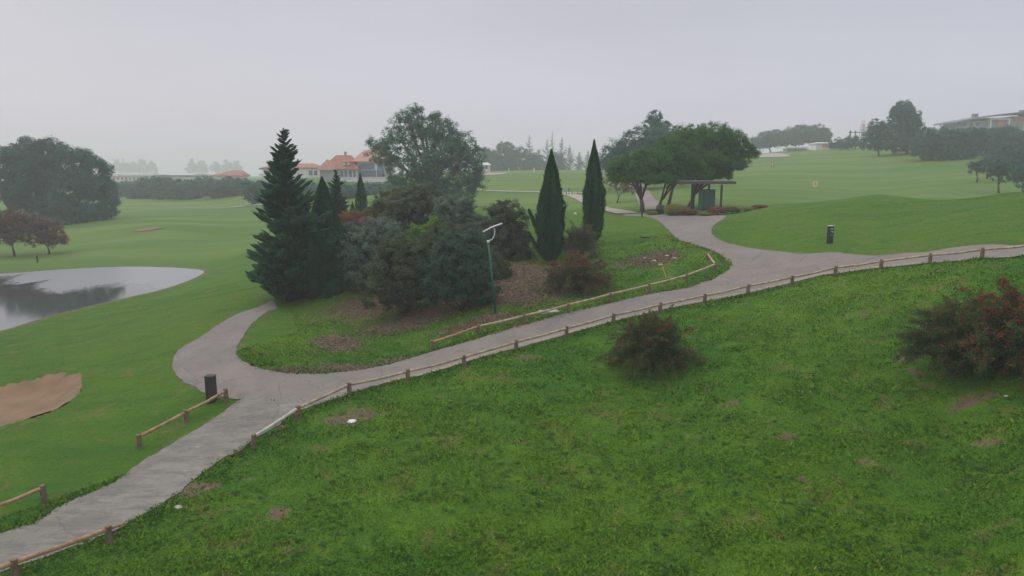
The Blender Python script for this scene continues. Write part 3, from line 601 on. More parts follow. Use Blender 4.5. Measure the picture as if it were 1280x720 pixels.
def berry_bush(name, label, base, W, H, seed, mat, berries, nb=1200, n=20000, group=None, wide=(1, .85), bsize=.05, top_only=False, skew=0):
    r = np.random.default_rng(seed); b = base; e = empty(name, b, 0, label, 'bush', group); bb = np.array(b)
    pts, tv, rn, bp = [], [], [], []; mb = MB(); ns = 230
    for i in range(ns):
        ph = r.uniform(0, 2 * math.pi); el = r.uniform(.05, 1.45); L = r.uniform(.6, 1.05)
        if r.random() < .12: L *= 1.2
        d = np.array((math.cos(ph) * math.cos(el) * W * .5 * wide[0], math.sin(ph) * math.cos(el) * W * .5 * wide[1], math.sin(el) * H)) * L
        d[0] += skew * W * math.sin(el) * .3
        s = np.linspace(0, 1, 7)[:, None]; c = d * s; c[:, 2] += H * .22 * np.sin(s[:, 0] * math.pi * .9) * math.cos(el); c[:, 2] -= .10 * H * s[:, 0] ** 3
        c[:, :2] += r.normal(0, .03, (7, 2)) * W * s; mb.tube([tuple(q) for q in c], [.02, .017, .014, .011, .008, .005, .003], 4, False)
        m = n // ns; t = r.uniform(.22, 1.03, m) ** .8; q = np.stack([np.interp(t, s[:, 0], c[:, k]) for k in range(3)], 1)
        q += unit(r, m) * (r.random(m) * .17 * (W / 4))[:, None] * np.array((1, 1, .8)); pts.append(q); tv.append(np.tile(d, (m, 1)) / np.linalg.norm(d) + r.normal(0, .7, (m, 3)))
        rn.append(np.clip(r.random(m) * .7 + .3 * r.random(), 0, 1))
        mbn = int(nb / ns * (1.6 if el > .8 else .7) * r.uniform(.2, 1.8)); t = 1 - np.abs(r.normal(0, .13 if top_only else .2, mbn)); q = np.stack([np.interp(t, s[:, 0], c[:, k]) for k in range(3)], 1)
        bp.append(q + r.normal(0, .06, (mbn, 3)) + np.array((0, 0, .04)))
    p = np.concatenate(pts) + bb; p[:, 2] = np.maximum(p[:, 2], hgt(p[:, 0], p[:, 1]) + .02); nn = unit(r, len(p)) + np.array((0, 0, .9)); nn /= np.linalg.norm(nn, axis=1)[:, None]
    quads('foliage', p, np.concatenate(tv), nn, r.uniform(.07, .15, len(p)), r.uniform(.03, .065, len(p)), mat, e, np.concatenate(rn), b)
    q = np.concatenate(bp) + bb; q[:, 2] = np.maximum(q[:, 2], hgt(q[:, 0], q[:, 1]) + .05)
    V = np.array([(1,0,0),(-1,0,0),(0,1,0),(0,-1,0),(0,0,1),(0,0,-1)]) * .5; Fc = np.array([(0,2,4),(2,1,4),(1,3,4),(3,0,4),(2,0,5),(1,2,5),(3,1,5),(0,3,5)])
    sz = r.uniform(.6, 1.4, len(q)) * bsize; v = (q - bb)[:, None] + V[None] * sz[:, None, None] * np.array((1.5, 1.5, .9)); f = (np.arange(len(q)) * 6)[:, None, None] + Fc[None]
    link('berries', npmesh('berries', v.reshape(-1, 3), f.reshape(-1, 3), 3, np.repeat(r.random(len(q)), 8)), berries, e)
    mb.build('stem', M['bark'], e); return e
# foreground berry bushes
b0 = P(812, 462)
berry_bush('berry_bush', 'round brownish green bush with dull red tips in front of the long fence', b0, 5.2, 3.1, 11, GREEN['berrybush'], M['berrydull'], 1700, 46000, bsize=.06)
b1 = P(1190, 468); berry_bush('berry_bush', 'dark green bush with few red berries on the right slope, left of the reddest bush', b1, 5.4, 3.5, 12, GREEN['berrybush'], M['berry'], 1100, 48000)
b2 = P(1275, 470); berry_bush('berry_bush', 'large bush thick with bright red berries cut by the right frame edge', b2, 6.2, 4.0, 13, GREEN['berrybush'], M['berry'], 4200, 54000, bsize=.06, top_only=True)
b3 = P(722, 364); berry_bush('berry_bush', 'low spreading bush with rusty tips at the foot of the left slim cypress', b3, 6.0, 2.7, 14, GREEN['berrylight'], M['berrydull'], 2200, 40000, bsize=.075, top_only=True)
b4 = P(724, 322); berry_bush('berry_bush', 'loose grey green bush between the two slim cypresses', b4, 4.2, 3.0, 15, GREEN['berrylight'], M['berrydull'], 900, 30000, bsize=.035)
# conifers and cypresses of the island
conifer('spruce_tree', 'tall dark spruce with tiered branches beside the bend of the path', 357, 55, 160, 60, GREEN['spruce'], 21, 38, 11, droop=.03, dens=3.6)
conifer('spruce_tree', 'small dark spruce half hidden by the bushes behind the tall spruce', 419, 72, 212, 22, GREEN['spruce'], 22, 34, 9, dens=1.6)
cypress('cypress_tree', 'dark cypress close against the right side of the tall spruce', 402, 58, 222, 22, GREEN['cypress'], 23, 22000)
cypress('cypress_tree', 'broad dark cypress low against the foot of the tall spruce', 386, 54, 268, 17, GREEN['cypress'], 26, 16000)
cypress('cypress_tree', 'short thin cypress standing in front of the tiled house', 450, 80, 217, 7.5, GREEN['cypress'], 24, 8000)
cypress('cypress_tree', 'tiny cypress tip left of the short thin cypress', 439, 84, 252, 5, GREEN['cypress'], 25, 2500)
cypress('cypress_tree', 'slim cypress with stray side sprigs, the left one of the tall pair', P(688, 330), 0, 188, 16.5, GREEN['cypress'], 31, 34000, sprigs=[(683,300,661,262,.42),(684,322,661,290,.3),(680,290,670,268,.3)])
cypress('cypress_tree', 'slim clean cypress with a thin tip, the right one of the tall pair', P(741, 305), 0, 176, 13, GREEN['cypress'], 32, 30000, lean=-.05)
# rounded bushes of the island
OB = [('olive_bush','grey green rounded bush directly behind the lamp post',P(580,388),[(576,334,44,42),(553,350,28,30),(600,352,28,32),(580,310,30,24)],'olive'),
 ('olive_bush','wide dusky bush left of the grey green one by the lamp post',P(508,392),[(508,342,44,42),(482,356,36,30),(524,322,32,28),(500,318,30,24)],'oliveb'),
 ('olive_bush','silvery round bush between the spruce and the dusky bush',None,[(468,304,36,34),(462,336,34,34),(448,320,24,28)],'silver',455,54),
 ('olive_bush','dark low bush tucked behind the foot of the tall spruce',None,[(425,322,28,34),(410,354,28,26),(432,345,22,26)],'spruce',424,55),
 ('olive_bush','upright grey bush right behind the lamp head',None,[(630,274,27,24),(628,298,34,28),(640,316,28,22)],'oliveb',632,58),
 ('olive_bush','low grey bush right of the lamp post at the foot of the upright bush',None,[(606,328,22,24),(618,338,22,18)],'oliveb',610,52),
 ('olive_bush','small grey bush on the crest left of the upright grey bush',None,[(567,266,28,24),(588,285,26,22)],'silver',570,66),
 ('olive_bush','olive brown bush on the crest under the large gum tree',None,[(525,258,38,26),(505,285,34,26)],'oliveb',522,70),
 ('olive_bush','brownish bush on the crest left of the large gum tree',None,[(492,258,28,22),(470,275,24,18)],'drygreen',488,76),
 ('olive_bush','grey bush below the crest between lime shrub and small grey bush',None,[(560,296,24,18),(585,304,20,16)],'oliveb',566,60),
 ('olive_bush','bright lime green shrub in the middle of the dark bushes',None,[(543,280,8,11),(528,290,17,10)],'lime',538,61),
 ('olive_bush','dull red topped shrub behind the silvery bush',None,[(436,274,18,8),(455,279,16,9)],'rust',445,68),
 ('olive_bush','green shrub filling the gap under the dull red topped shrub',None,[(432,290,24,14),(450,296,20,14)],'oliveb',440,64),
 ('olive_bush','patch of red leaves on the crest between thin cypress and gum tree',None,[(484,256,13,6)],'rust',484,78)]
for i, t in enumerate(OB):
    nm, lab, bp, lo, mt = t[:5]; Y = bp.y if bp else t[6]; base = bp if bp else t[5]
    s = Y / 50; tree(nm, lab, 'bush', base, Y, lo, GREEN[mt], leaf=.19 * s ** .5, asp=.5, cr=.36, dens=5.0, per=50, r0=.08, trunk=False, fill=.35, low=-.95)
# umbrella pines near the shelter
UP = dict(leaf=.28, asp=.35, cr=.48, dens=3.0, per=40, low=-.6, fill=.2)
tree('umbrella_pine', 'umbrella pine with low spreading crown, left one beside the path', 'pine tree', 804, 84, [(778,214,19,17),(796,203,22,15),(818,204,24,17),(790,222,26,10),(815,222,28,10),(800,212,26,16)], GREEN['pine'], r0=.26, fork=.3, **UP)
tree('umbrella_pine', 'umbrella pine with forked trunks between the left pine and the shelter', 'pine tree', 824, 87, [(838,188,22,18),(856,200,28,20),(842,212,26,16),(862,218,26,12),(838,224,24,8)], GREEN['pine'], r0=.2, fork=.2, **UP)
tree('umbrella_pine', 'tallest umbrella pine spreading over the shelter with a long right limb', 'pine tree', 862, 93, [(866,178,30,21),(892,174,34,19),(914,186,26,18),(934,191,15,9),(880,200,46,20),(905,205,30,13),(870,216,34,12),(895,218,22,8)], GREEN['pine'], r0=.27, fork=.25, **UP)
tree('umbrella_pine', 'slim umbrella pine stem filling the canopy between the path and the shelter', 'pine tree', 836, 92, [(832,208,24,14),(850,222,20,8)], GREEN['pine'], r0=.22, fork=.55, **UP)
tree('umbrella_pine', 'hazy broad pine standing behind the group by the shelter', 'pine tree', 795, 150, [(776,196,26,20),(800,184,30,22),(830,178,28,20),(850,186,26,22),(800,205,45,16)], GREEN['far'], leaf=.5, asp=.5, cr=.9, dens=.9, per=30, r0=.4)
tree('cedar_tree', 'hazy tree with layered top poking above the pine group', 'tree', 820, 180, [(819,146,9,8),(812,155,9,5),(828,156,10,5),(820,165,16,8),(822,180,14,14)], GREEN['far'], leaf=.5, asp=.5, cr=.6, dens=1.2, per=22, r0=.4, fill=.1)
tree('bare_shrub', 'brown leafless looking shrub behind the right slim cypress', 'bush', 772, 118, [(770,228,18,12),(785,235,18,9)], GREEN['brown'], leaf=.3, cr=.5, dens=1, per=14, r0=.12, trunk=True)
# gum tree
tree('gum_tree', 'large loose crowned gum tree rising behind the bushes', 'tree', 545, 112,
  [(510,152,20,15),(532,162,22,18),(500,175,24,18),(480,195,20,16),(472,180,9,7),(556,166,22,18),(575,180,22,18),(590,200,18,20),(545,195,38,28),(515,215,36,26),(570,222,32,28),(596,225,12,18),(520,137,9,8),(545,146,10,7),(463,178,5,7),(560,244,34,16),(500,238,28,14),(535,235,28,18)],
  GREEN['gum'], leaf=.42, asp=.32, cr=.62, dens=1.35, per=24, r0=.5, bark='palebark', fork=.3, fill=.22)
# left tree group by the pond
LT = [('dark green tree with a pale gap in its crown at the left frame edge',8,150,[(2,196,16,12),(-8,212,20,16),(18,190,12,9),(24,208,12,10),(2,240,24,16),(22,232,12,14)],'far'),
 ('tallest rounded tree of the group left of the pond',48,156,[(40,182,16,10),(62,184,16,11),(48,200,22,16),(76,198,14,12),(30,196,12,10),(44,226,26,18),(66,222,18,16),(36,252,26,16),(58,262,22,16)],'far'),
 ('broad dark tree right of the tallest one left of the pond',92,152,[(88,192,14,9),(104,196,14,9),(116,204,10,7),(96,212,20,14),(110,228,16,14),(86,236,20,18),(74,256,24,16),(98,262,20,16),(84,282,26,14),(60,284,20,12)],'far'),
 ('smaller tree at the right end of the group left of the pond',128,156,[(124,204,8,6),(132,212,9,7),(128,224,12,9),(138,234,9,9),(122,242,15,12),(140,252,8,8),(128,262,16,11),(112,278,15,11),(136,268,9,6)],'far')]
for lab, u, Y, lo, mt in LT: tree('broadleaf_tree', lab, 'tree', u, Y, lo, GREEN[mt], leaf=.5, asp=.5, cr=.85, dens=1.0, per=32, r0=.45, fork=.3)
tree('brown_tree', 'reddish brown tree low at the left frame edge above the pond', 'tree', 6, 108, [(8,276,22,14),(-12,280,22,18),(28,284,18,14),(4,296,24,12),(18,270,14,8)], GREEN['brown'], leaf=.35, cr=.5, dens=1.7, per=26, r0=.16)
tree('brown_tree', 'grey brown small tree right of the reddish brown one above the pond', 'tree', 50, 110, [(45,282,18,14),(62,288,16,13),(52,298,20,11),(74,300,12,9)], GREEN['brown'], leaf=.35, cr=.5, dens=1.6, per=24, r0=.15)
# far hedge line on the left
r_ = random.Random(5)
for i in range(19):
    u = 150 + i * 17 + r_.uniform(-4, 4); Y = 285 - i * 4 + r_.uniform(-8, 8); top = (226 if u < 185 else 222) + r_.uniform(-2.5, 2.5) + (max(0, u - 395) * .12)
    if i > 9: Y = 196 - (i - 10) * 2.5 + r_.uniform(-4, 4); top = 226 + (i > 13) * 4 + r_.uniform(-2, 2)
    w = r_.uniform(13, 18); base = G(u, Y); hb = 215 - (base.z - ZC) / Y * F
    mid = (top + hb) / 2; lo = [(u, top + 9, w, 9), (u + r_.uniform(-8, 8), mid + 2, w * 1.05, max(6, (hb - top) * .46)), (u + 6, hb - 5, w, 7)]
    tree('hedge_tree', 'hazy bluish green tree in the continuous far hedge behind the left fairway', 'tree', u, Y, lo, GREEN['far'], leaf=.8, asp=.6, cr=1.1, dens=.5, per=22, r0=.25, group='trees of the far hedge behind the left fairway', low=-.9)
for u, v, w, h, Y, lab in [(328,238,15,12,225,'hazy tree filling the hedge just left of the tall spruce'),(312,240,13,10,230,'low hazy tree at the right end of the hedge near the tall spruce'),(430,240,18,9,190,'dark tree on the bank below the tiled house'),(470,240,20,10,190,'dark tree on the bank left of the gum tree')]:
    tree('bank_tree', lab, 'tree', u, Y, [(u, v, w, h), (u + 8, v + 4, w, h * .8)], GREEN['far'], leaf=.7, asp=.6, cr=1, dens=.6, per=24, r0=.2, low=-.9)
# far conifers behind the centre field
FC = [(606,184,12,'r'),(616,187,11,'r'),(632,177,13,'r'),(650,184,13,'r'),(662,168,10,'c'),(674,186,12,'c'),(684,174,12,'c'),(690,164,7,'c'),(702,172,11,'c'),(712,181,9,'c'),(724,190,10,'c'),(735,188,8,'c'),(744,196,11,'r'),(758,198,12,'r'),(640,190,13,'r'),(668,192,13,'r'),(622,194,12,'r'),(695,190,12,'r')]
ORD = ['first', 'second', 'third', 'fourth', 'fifth', 'sixth', 'seventh', 'eighth', 'ninth', 'tenth']
for i, (u, vt, w, k) in enumerate(FC):
    nth = ORD[sum(1 for q in FC if q[3] == k and q[0] < u)]
    Y = 400 + (i * 37 % 30)
    if k == 'c': conifer('far_conifer', nth + ' from the left of the pointed hazy conifers behind the centre field', u, Y, vt, w, GREEN['far'], 300 + i, 22, 7, group='pointed conifers of the far row', dens=.8)
    else: tree('far_tree', nth + ' from the left of the round topped hazy trees behind the centre field', 'tree', u, Y, [(u, vt + 8, w * .8, 8), (u, vt + 20, w * 1.1, 13)], GREEN['far'], leaf=.9, asp=.6, cr=1.1, dens=.45, per=20, r0=.3, group='round topped trees of the far row')
# right hill
tree('umbrella_pine', 'leftmost flat topped pine on the hazy skyline behind the practice range', 'pine tree', 962, 385, [(958,176,17,10),(972,174,16,11),(950,180,10,8)], GREEN['far'], leaf=.9, asp=.6, cr=1.2, dens=.5, per=26, r0=.4)
tree('umbrella_pine', 'middle flat topped pine on the hazy skyline behind the practice range', 'pine tree', 992, 382, [(990,172,17,12),(1002,168,16,11)], GREEN['far'], leaf=.9, asp=.6, cr=1.2, dens=.5, per=26, r0=.4)
tree('umbrella_pine', 'rightmost flat topped pine on the hazy skyline beside the orange house', 'pine tree', 1022, 380, [(1018,168,16,11),(1030,170,9,9),(1022,174,14,7)], GREEN['far'], leaf=.9, asp=.6, cr=1.2, dens=.5, per=26, r0=.4)
for u, v, w, h, Y, lab in [(1050,180,14,7,285,'low hazy shrub on the hill crest right of the orange house'),(1068,178,13,8,280,'hazy shrub on the hill crest below the red mast')]:
    tree('crest_shrub', lab, 'bush', u, Y, [(u, v, w, h)], GREEN['far'], leaf=.7, cr=.9, dens=.7, per=22, r0=.2)
tree('broadleaf_tree', 'ragged dark tree left of the tallest tree on the right hill', 'tree', 1097, 232, [(1096,158,10,9),(1092,170,13,10),(1104,168,10,10),(1088,180,10,9),(1102,182,10,8)], GREEN['far'], leaf=.6, cr=.7, dens=1, per=20, r0=.3, fill=.1)
tree('cedar_tree', 'tallest dark feathery tree on the crest of the right hill', 'tree', 1132, 228, [(1130,132,9,6),(1128,142,15,10),(1136,145,14,10),(1130,155,18,12),(1138,160,15,10),(1120,137,6,4),(1124,170,19,11),(1142,174,16,10),(1116,180,14,8),(1132,184,18,8)], GREEN['far'], leaf=.6, cr=.7, dens=1.1, per=22, r0=.4, fill=.15)
RT = [(1160,182,20,20,205,'round pine at the left end of the dark grove on the right hill'),(1178,178,18,18,212,'round topped pine second from the left end of the right hill grove'),(1196,184,22,22,200,'broad pine in the middle left of the right hill grove'),(1218,180,20,20,206,'dense pine below the left end of the long roofed building'),
 (1238,176,20,16,215,'pine crown in front of the white frame of the long roofed building'),(1258,172,20,14,215,'pine crown below the orange wall of the long roofed building'),(1280,180,22,18,205,'dark pine crown at the right frame edge under the building'),(1262,200,26,18,165,'lower broad tree in front of the grove near the right frame edge')]
for u, v, w, h, Y, lab in RT: tree('grove_pine', lab, 'pine tree', u, Y, [(u - w * .3, v, w * .8, h), (u + w * .35, v + 2, w * .75, h * .95), (u, v - h * .35, w * .7, h * .6)], GREEN['far'], leaf=.5, asp=.5, cr=.75, dens=1.1, per=26, r0=.3)
for u, v, w, h, Y, lab in [(1222,209,11,8,150,'small hazy tree on the slope left of the dark pointed ones'),(1252,215,15,15,132,'dark rounded tree on short trunk above the right mound'),(1281,222,13,16,128,'dark tree cut by the right frame edge above the mound'),(1235,204,9,7,155,'small pale tree on the slope above the dark rounded one')]:
    tree('slope_tree', lab, 'tree', u, Y, [(u, v, w, h), (u - w * .4, v - h * .2, w * .6, h * .7)], GREEN['far'], leaf=.4, cr=.55, dens=1.5, per=26, r0=.18)
# faint far trees in the fog on the left
for i, u in enumerate([146,156,167,178,190,240,252,270,284,296]):
    tree('fog_tree', 'barely visible tree dissolving in the fog beyond the left buildings', 'tree', u, 1450, [(u, 211, 7, 7), (u, 204 + (i * 7 % 5), 4, 6)], GREEN['far'], leaf=4, cr=4, dens=.03, per=18, r0=.5, group='foggy trees beyond the left buildings')
# ------------------------------------------------------------------ fences
def fence(label, pts, mat='rail', hgt_=.6, lead=None, mats=None):
    b = pts[0]; e = empty('log_fence', b, 0, label, 'fence'); r = random.Random(int(b.x * 10)); tops = []
    for p in pts:
        q = p - b; lx, ly = r.uniform(-.02, .02), r.uniform(-.02, .02); h = hgt_ * r.uniform(.94, 1.06)
        o = MB().tube([q + Vector((0, 0, -.2)), q + Vector((lx * .5, ly * .5, h * .5)), q + Vector((lx, ly, h - .015)), q + Vector((lx, ly, h))], [.115, .112, .108, .09], 10).build('post', M['post'], e)
        tops.append(q + Vector((lx, ly, h - .11)))
    k = 0
    for i in range(len(tops) - 1):
        a, c = tops[i], tops[i + 1]; d = (c - a).normalized(); a2 = a + d * .07; c2 = c - d * .07; mid = (a2 + c2) / 2 + Vector((0, 0, -r.uniform(.01, .05)))
        m_ = M[mats[i]] if mats else M[mat]
        MB().tube([a2, mid, c2], [.075, .07, .073], 10).build('rail', m_, e, smooth=False)
    if lead: MB().tube([tops[lead[0]] + (lead[1] - b - tops[lead[0]]).normalized() * .07, lead[1] - b], [.055, .04], 10).build('rail', M[mat], e)
    return e
fence('long log fence of low posts along the right side of the path', [P(*q) for q in [(318,560),(373,523),(437,493),(510,476),(580,457),(645,438),(708,421),(767,404),(825,390),(881,378.5),(935,367.5),(990,356),(1044,344),(1101,336),(1162,329),(1227,323),(1297,317),(1375,312)]], mats=['palerail'] + ['rail'] * 16)
c = P(157, 664); fence('short log fence with a broken free rail end at the bottom left', [P(-95, 765), P(19, 722), P(137, 679)], 'redrail', lead=(2, c + Vector((0, 0, .30))))
fence('three post log fence beside the dark bollard at the path corner', [P(175, 560), P(233, 527), P(283, 501)], 'redrail')
fence('log fence ending in a single post at the left frame edge', [P(-100, 690), P(-22, 656), P(55, 626)], 'redrail')
fence('log fence around the bushy island with a short kinked end', [P(*q) for q in [(540,438),(598,418),(655,404),(710,391),(762,377.5),(811,366),(858,353),(894,338),(884,325)]], mats=['redrail','rail','rail','rail','rail','rail','rail','rail'])
# ------------------------------------------------------------------ lamp, bollards, small furniture
def lamp():
    b = P(620, 393); Y = b.y; e = empty('street_lamp', b, 0, 'leaning green street lamp with white flat head beside the grey bushes', 'street lamp')
    T = lambda u, v: A(u, v, Y) - b
    top = T(610.5, 303); MB().tube([(0, 0, -.2), top * .5, top], [.075, .065, .05], 12).build('pole', M['lampgreen'], e, True)
    MB().tube([(0, 0, -.05), (0, 0, .06)], [.13, .12], 12).build('base', M['lampgreen'], e, True)
    MB().tube([top - Vector((0, 0, .03)), top + Vector((-.01, 0, .14))], [.085, .085], 12).build('collar', M['lampwhite'], e, True)
    MB().tube([top + Vector((0, 0, .05)), T(609.5, 294), T(609, 289)], [.045, .04, .04], 8).build('neck', M['lampgreen'], e, True)
    br = MB().tube([T(611, 301), T(615.5, 299), T(618, 294), T(618.5, 289), T(617.5, 285)], .035, 8).build('bracket', M['lampwhite'], e, True)
    a, m_, c_ = T(604, 290.5), T(615, 284.5), T(628, 280)
    mb = MB()
    for p, q in ((a, m_), (m_, c_)):
        n = (q - p).normalized().cross(Vector((0, 1, 0))); n = n if n.z > 0 else -n
        w = Vector((0, .17, 0)); th = n * .075; b_ = len(mb.v)
        for s in (p, q):
            mb.v += [tuple(s - w), tuple(s + w), tuple(s + w + th), tuple(s - w + th)]
        mb.f += [tuple(b_ + i for i in f) for f in ((0,3,2,1),(4,5,6,7),(0,1,5,4),(1,2,6,5),(2,3,7,6),(3,0,4,7))]
    mb.build('lamp_head', M['lampwhite'], e, bevel=.015)
lamp()
b = P(265, 502); e = empty('bollard', b, 0, 'dark square bollard standing at the corner where the paths meet', 'bollard')
MB().box(-.21, .21, -.2, .2, -.1, 1.3).build('body', M['charcoal'], e, bevel=.02); MB().box(-.225, .225, -.215, .215, 1.3, 1.34).build('cap', M['charcoal'], e, bevel=.01)
b = P(1037, 304); e = empty('marker_post', b, .1, 'dark navy marker post with white lettering on the right mound', 'marker post')
MB().box(-.17, .17, -.16, .16, -.1, 1.27).build('body', M['navy'], e, bevel=.015); MB().box(-.175, .175, -.165, .165, 1.27, 1.31).build('cap', M['white'], e)
mk = MB(); rr = random.Random(3)
for z, xs in ((1.08, (-.10, -.06, .02, .07)), (1.0, (-.08, .0, .05)), (.86, (-.06, -.01, .04, .08)), (.78, (.03, .07)), (.6, (-.05, .03))):
    for x in xs: mk.box(x, x + .03, -.167, -.163, z, z + .045)
mk.build('lettering', M['white'], e)
b = P(47, 328); MBo = MB().tube([(0, 0, -.1), (0, 0, 1.0)], [.12, .12], 10); o = MBo.build('wooden_post', M['charcoal'], None); o.location = b; tag(o, 'tiny dark post on the far bank of the pond', 'post')
b = P(802.5, 271); e = empty('path_post', b, 0, 'thin dark post at the path edge under the left umbrella pine', 'post'); MB().tube([(0, 0, -.1), (0, 0, 1.25)], [.09, .09], 10).build('body', M['charcoal'], e); MB().tube([(0, 0, 1.25), (0, 0, 1.33)], [.11, .07], 10).build('cap', M['charcoal'], e)
b = P(832, 346); e = empty('yellow_stake', b, 0, 'leaning yellow stake in the grass inside the island fence', 'stake'); MB().tube([(0.03, 0, -.05), (-.23, 0, .72)], [.035, .03], 8).build('rod', M['yellow'], e)
b = P(719, 267.8); o = MB().tube([(0, 0, 0), (0, 0, .12), (0, 0, .2)], [.16, .18, .08], 10).build('tee_marker', M['white'], None); o.location = b; tag(o, 'small white tee marker on the lawn crest between the slim cypresses', 'marker')
def rock(u, v, s, lab, mat='rock', group=None):
    b = P(u, v); r = random.Random(int(u)); me = bpy.data.meshes.new('rock'); import bmesh
    bm = bmesh.new(); bmesh.ops.create_icosphere(bm, subdivisions=2, radius=1)
    for q in bm.verts: q.co = Vector((q.co.x * s * 1.4, q.co.y * s, q.co.z * s * .6)) * (1 + r.uniform(-.2, .2))
    bm.to_mesh(me); bm.free(); o = link('rock', me, M[mat]); o.location = b; tag(o, lab, 'rock', group)
rock(440, 527, .16, 'pale rock lying alone on the near slope below the fence', 'white'); rock(223, 634, .12, 'small pale stone on bare earth beside the concrete path')
rock(1258, 495, .06, 'tiny white stone in the grass under the red berry bush', 'white'); rock(1160, 438, .08, 'flat pale stone left of the dark berry bush')
for u, v in ((806,323),(818,326),(834,320),(843,323),(826,331)): rock(u, v, .14, 'small stone in the stony patch inside the island fence', group='stones of the stony patch')
b = P(809, 296.5); o = MB().box(-.55, .55, -.3, .3, 0, .07).build('drain_cover', M['charcoal'], None, bevel=.01); o.location = b; tag(o, 'flat dark drain cover in the lawn right of the slim cypresses', 'drain cover')
b = P(686, 390); o = MB().box(-.6, .6, -.35, .35, -.05, .09).build('stone_slab', M['rock'], None, bevel=.02); o.location = b; o.rotation_euler = (0, 0, .3); tag(o, 'flat stone slab in the grass between island fence and path', 'stone slab')
# shelter
def shelter():
    Y = 81.0; b = G(884, Y); e = empty('shelter', b, 0, 'open shelter with flat brown roof and green glass screen under the pines', 'shelter'); k = Y / F
    zt = A(884, 226.5, Y).z - b.z; X = lambda u: (u - 884) * k
    mb = MB(); z = zt; mb.v = []; x0, x1 = X(850), X(915.5)
    MB().box(x0, x1, -1.5, 1.7, z - .3, z).build('roof', M['roofbrown'], e, bevel=.02)
    MB().box(x0 + .15, x1 - .15, -1.35, 1.55, z, z + .06).build('roof_sheet', M['greyroof'], e)
    for u, y in ((863, -1.2), (872, 1.2), (899, -1.2), (891, 1.3)): MB().box(X(u) - .1, X(u) + .1, y - .1, y + .1, -.2, z - .36).build('post', M['darkmetal'], e)
    fr = [MB().box(X(873.5) , X(893), -.55, -.51, .25, z - .95)]; g = fr[0].build('glass_panel', M['glass'], e)
    MB().box(X(893) - .03, X(893) + .01, -.5, .9, .25, z - .95).build('glass_panel', M['glass'], e)
    f = MB()
    for u in (873.5, 880, 886.5, 893): f.box(X(u) - .035, X(u) + .035, -.6, -.5, -.1, z - .9)
    f.box(X(873.5), X(893), -.61, -.49, z - .98, z - .9).box(X(873.5), X(893), -.61, -.49, .15, .25); f.build('screen_frame', M['darkmetal'], e)
    MB().box(X(878), X(892), .2, .6, .4, .47).box(X(879), X(880), .25, .55, -.1, .4).box(X(890), X(891), .25, .55, -.1, .4).build('bench', M['darkmetal'], e)
    MB().box(X(893.6), X(901), .9, .95, .7, 1.5).build('notice_board', M['white'], e)
    MB().box(X(855), X(912), -1.3, 1.5, -.3, .04).build('floor_slab', M['concrete'], e)
shelter()
def tuft(name, lab, u, v, wpx, hpx, mat, seed, n=3500, upright=True):
    r = np.random.default_rng(seed); b = P(u, v); Y = b.y; Wd = wpx * Y / F; H = hpx * Y / F; e = empty(name, b, 0, lab, 'ornamental grass' if upright else 'shrub')
    ph = r.uniform(0, 2 * math.pi, n); rad = np.sqrt(r.random(n)) * .55; p0 = np.stack([np.cos(ph) * rad * Wd * .5, np.sin(ph) * rad * min(Wd * .5, 1), 0 * ph], 1)
    lean = r.uniform(.1, 1, n); d = np.stack([np.cos(ph) * Wd * .28 * lean, np.sin(ph) * .5 * lean, H * r.uniform(.5, 1, n) * (1 - .3 * lean * (rad / .55))], 1)
    p = p0 + d * (.5 + .25 * r.random(n))[:, None]; nn = np.stack([np.cos(ph), np.sin(ph), .4 + 0 * ph], 1) + r.normal(0, .4, (n, 3)); nn /= np.linalg.norm(nn, axis=1)[:, None]
    quads('foliage', p + np.array(b), d if upright else d + r.normal(0, 1, (n, 3)) * H * .4, nn, H * .7 if upright else .2, .05 if upright else .1, mat, e, r.random(n), b)
    MB().tube([(0, 0, -.1), (0, 0, H * .4)], [Wd * .05, .02], 6).build('stem', M['bark'], e)
tuft('ornamental_grass', 'tall straw coloured grass clump left of the shelter', 843, 269.2, 26, 15, GREEN['straw'], 51, 6000)
tuft('ornamental_grass', 'low rusty grass clump in front of the shelter posts', 862, 269, 20, 8, GREEN['rust'], 52)
tuft('low_shrub', 'low bright lime planting in front of the glass screen', 882, 269.2, 22, 5, GREEN['lime'], 53, 2500, False)
tuft('low_shrub', 'rusty red rounded shrub at the right side of the shelter', 897, 268.5, 26, 13, GREEN['rust'], 54, 6000, False)
tuft('low_shrub', 'dry green shrub right of the rusty red shrub', 915, 267, 20, 11, GREEN['drygreen'], 55, 4000, False)
tuft('low_shrub', 'dry straw planting at the foot of the right mound', 932, 264, 26, 7, GREEN['straw'], 56, 3500, False)
tuft('low_shrub', 'thin rusty planting behind the left end of the right mound', 950, 260, 22, 5, GREEN['rust'], 57, 2500, False)
tuft('low_shrub', 'small lime weeds at the foot of the umbrella pines', 815, 268.5, 16, 5, GREEN['lime'], 58, 1800, False)
b = P(825, 267.5); o = MB().tube([(0, 0, 0), (0, 0, .5), (.02, 0, .95), (.02, 0, 1.05)], [.42, .48, .46, .3], 12).build('litter_bin', M['charcoal'], None, True); o.location = b; tag(o, 'dark round bin beside the straw coloured grass clump', 'bin')
rw = np.random.default_rng(9)
for i, (u, v, w, h, mt) in enumerate([(1190,480,50,9,'weed'),(1150,476,36,8,'weed'),(1220,482,50,8,'weed')]):
    pass
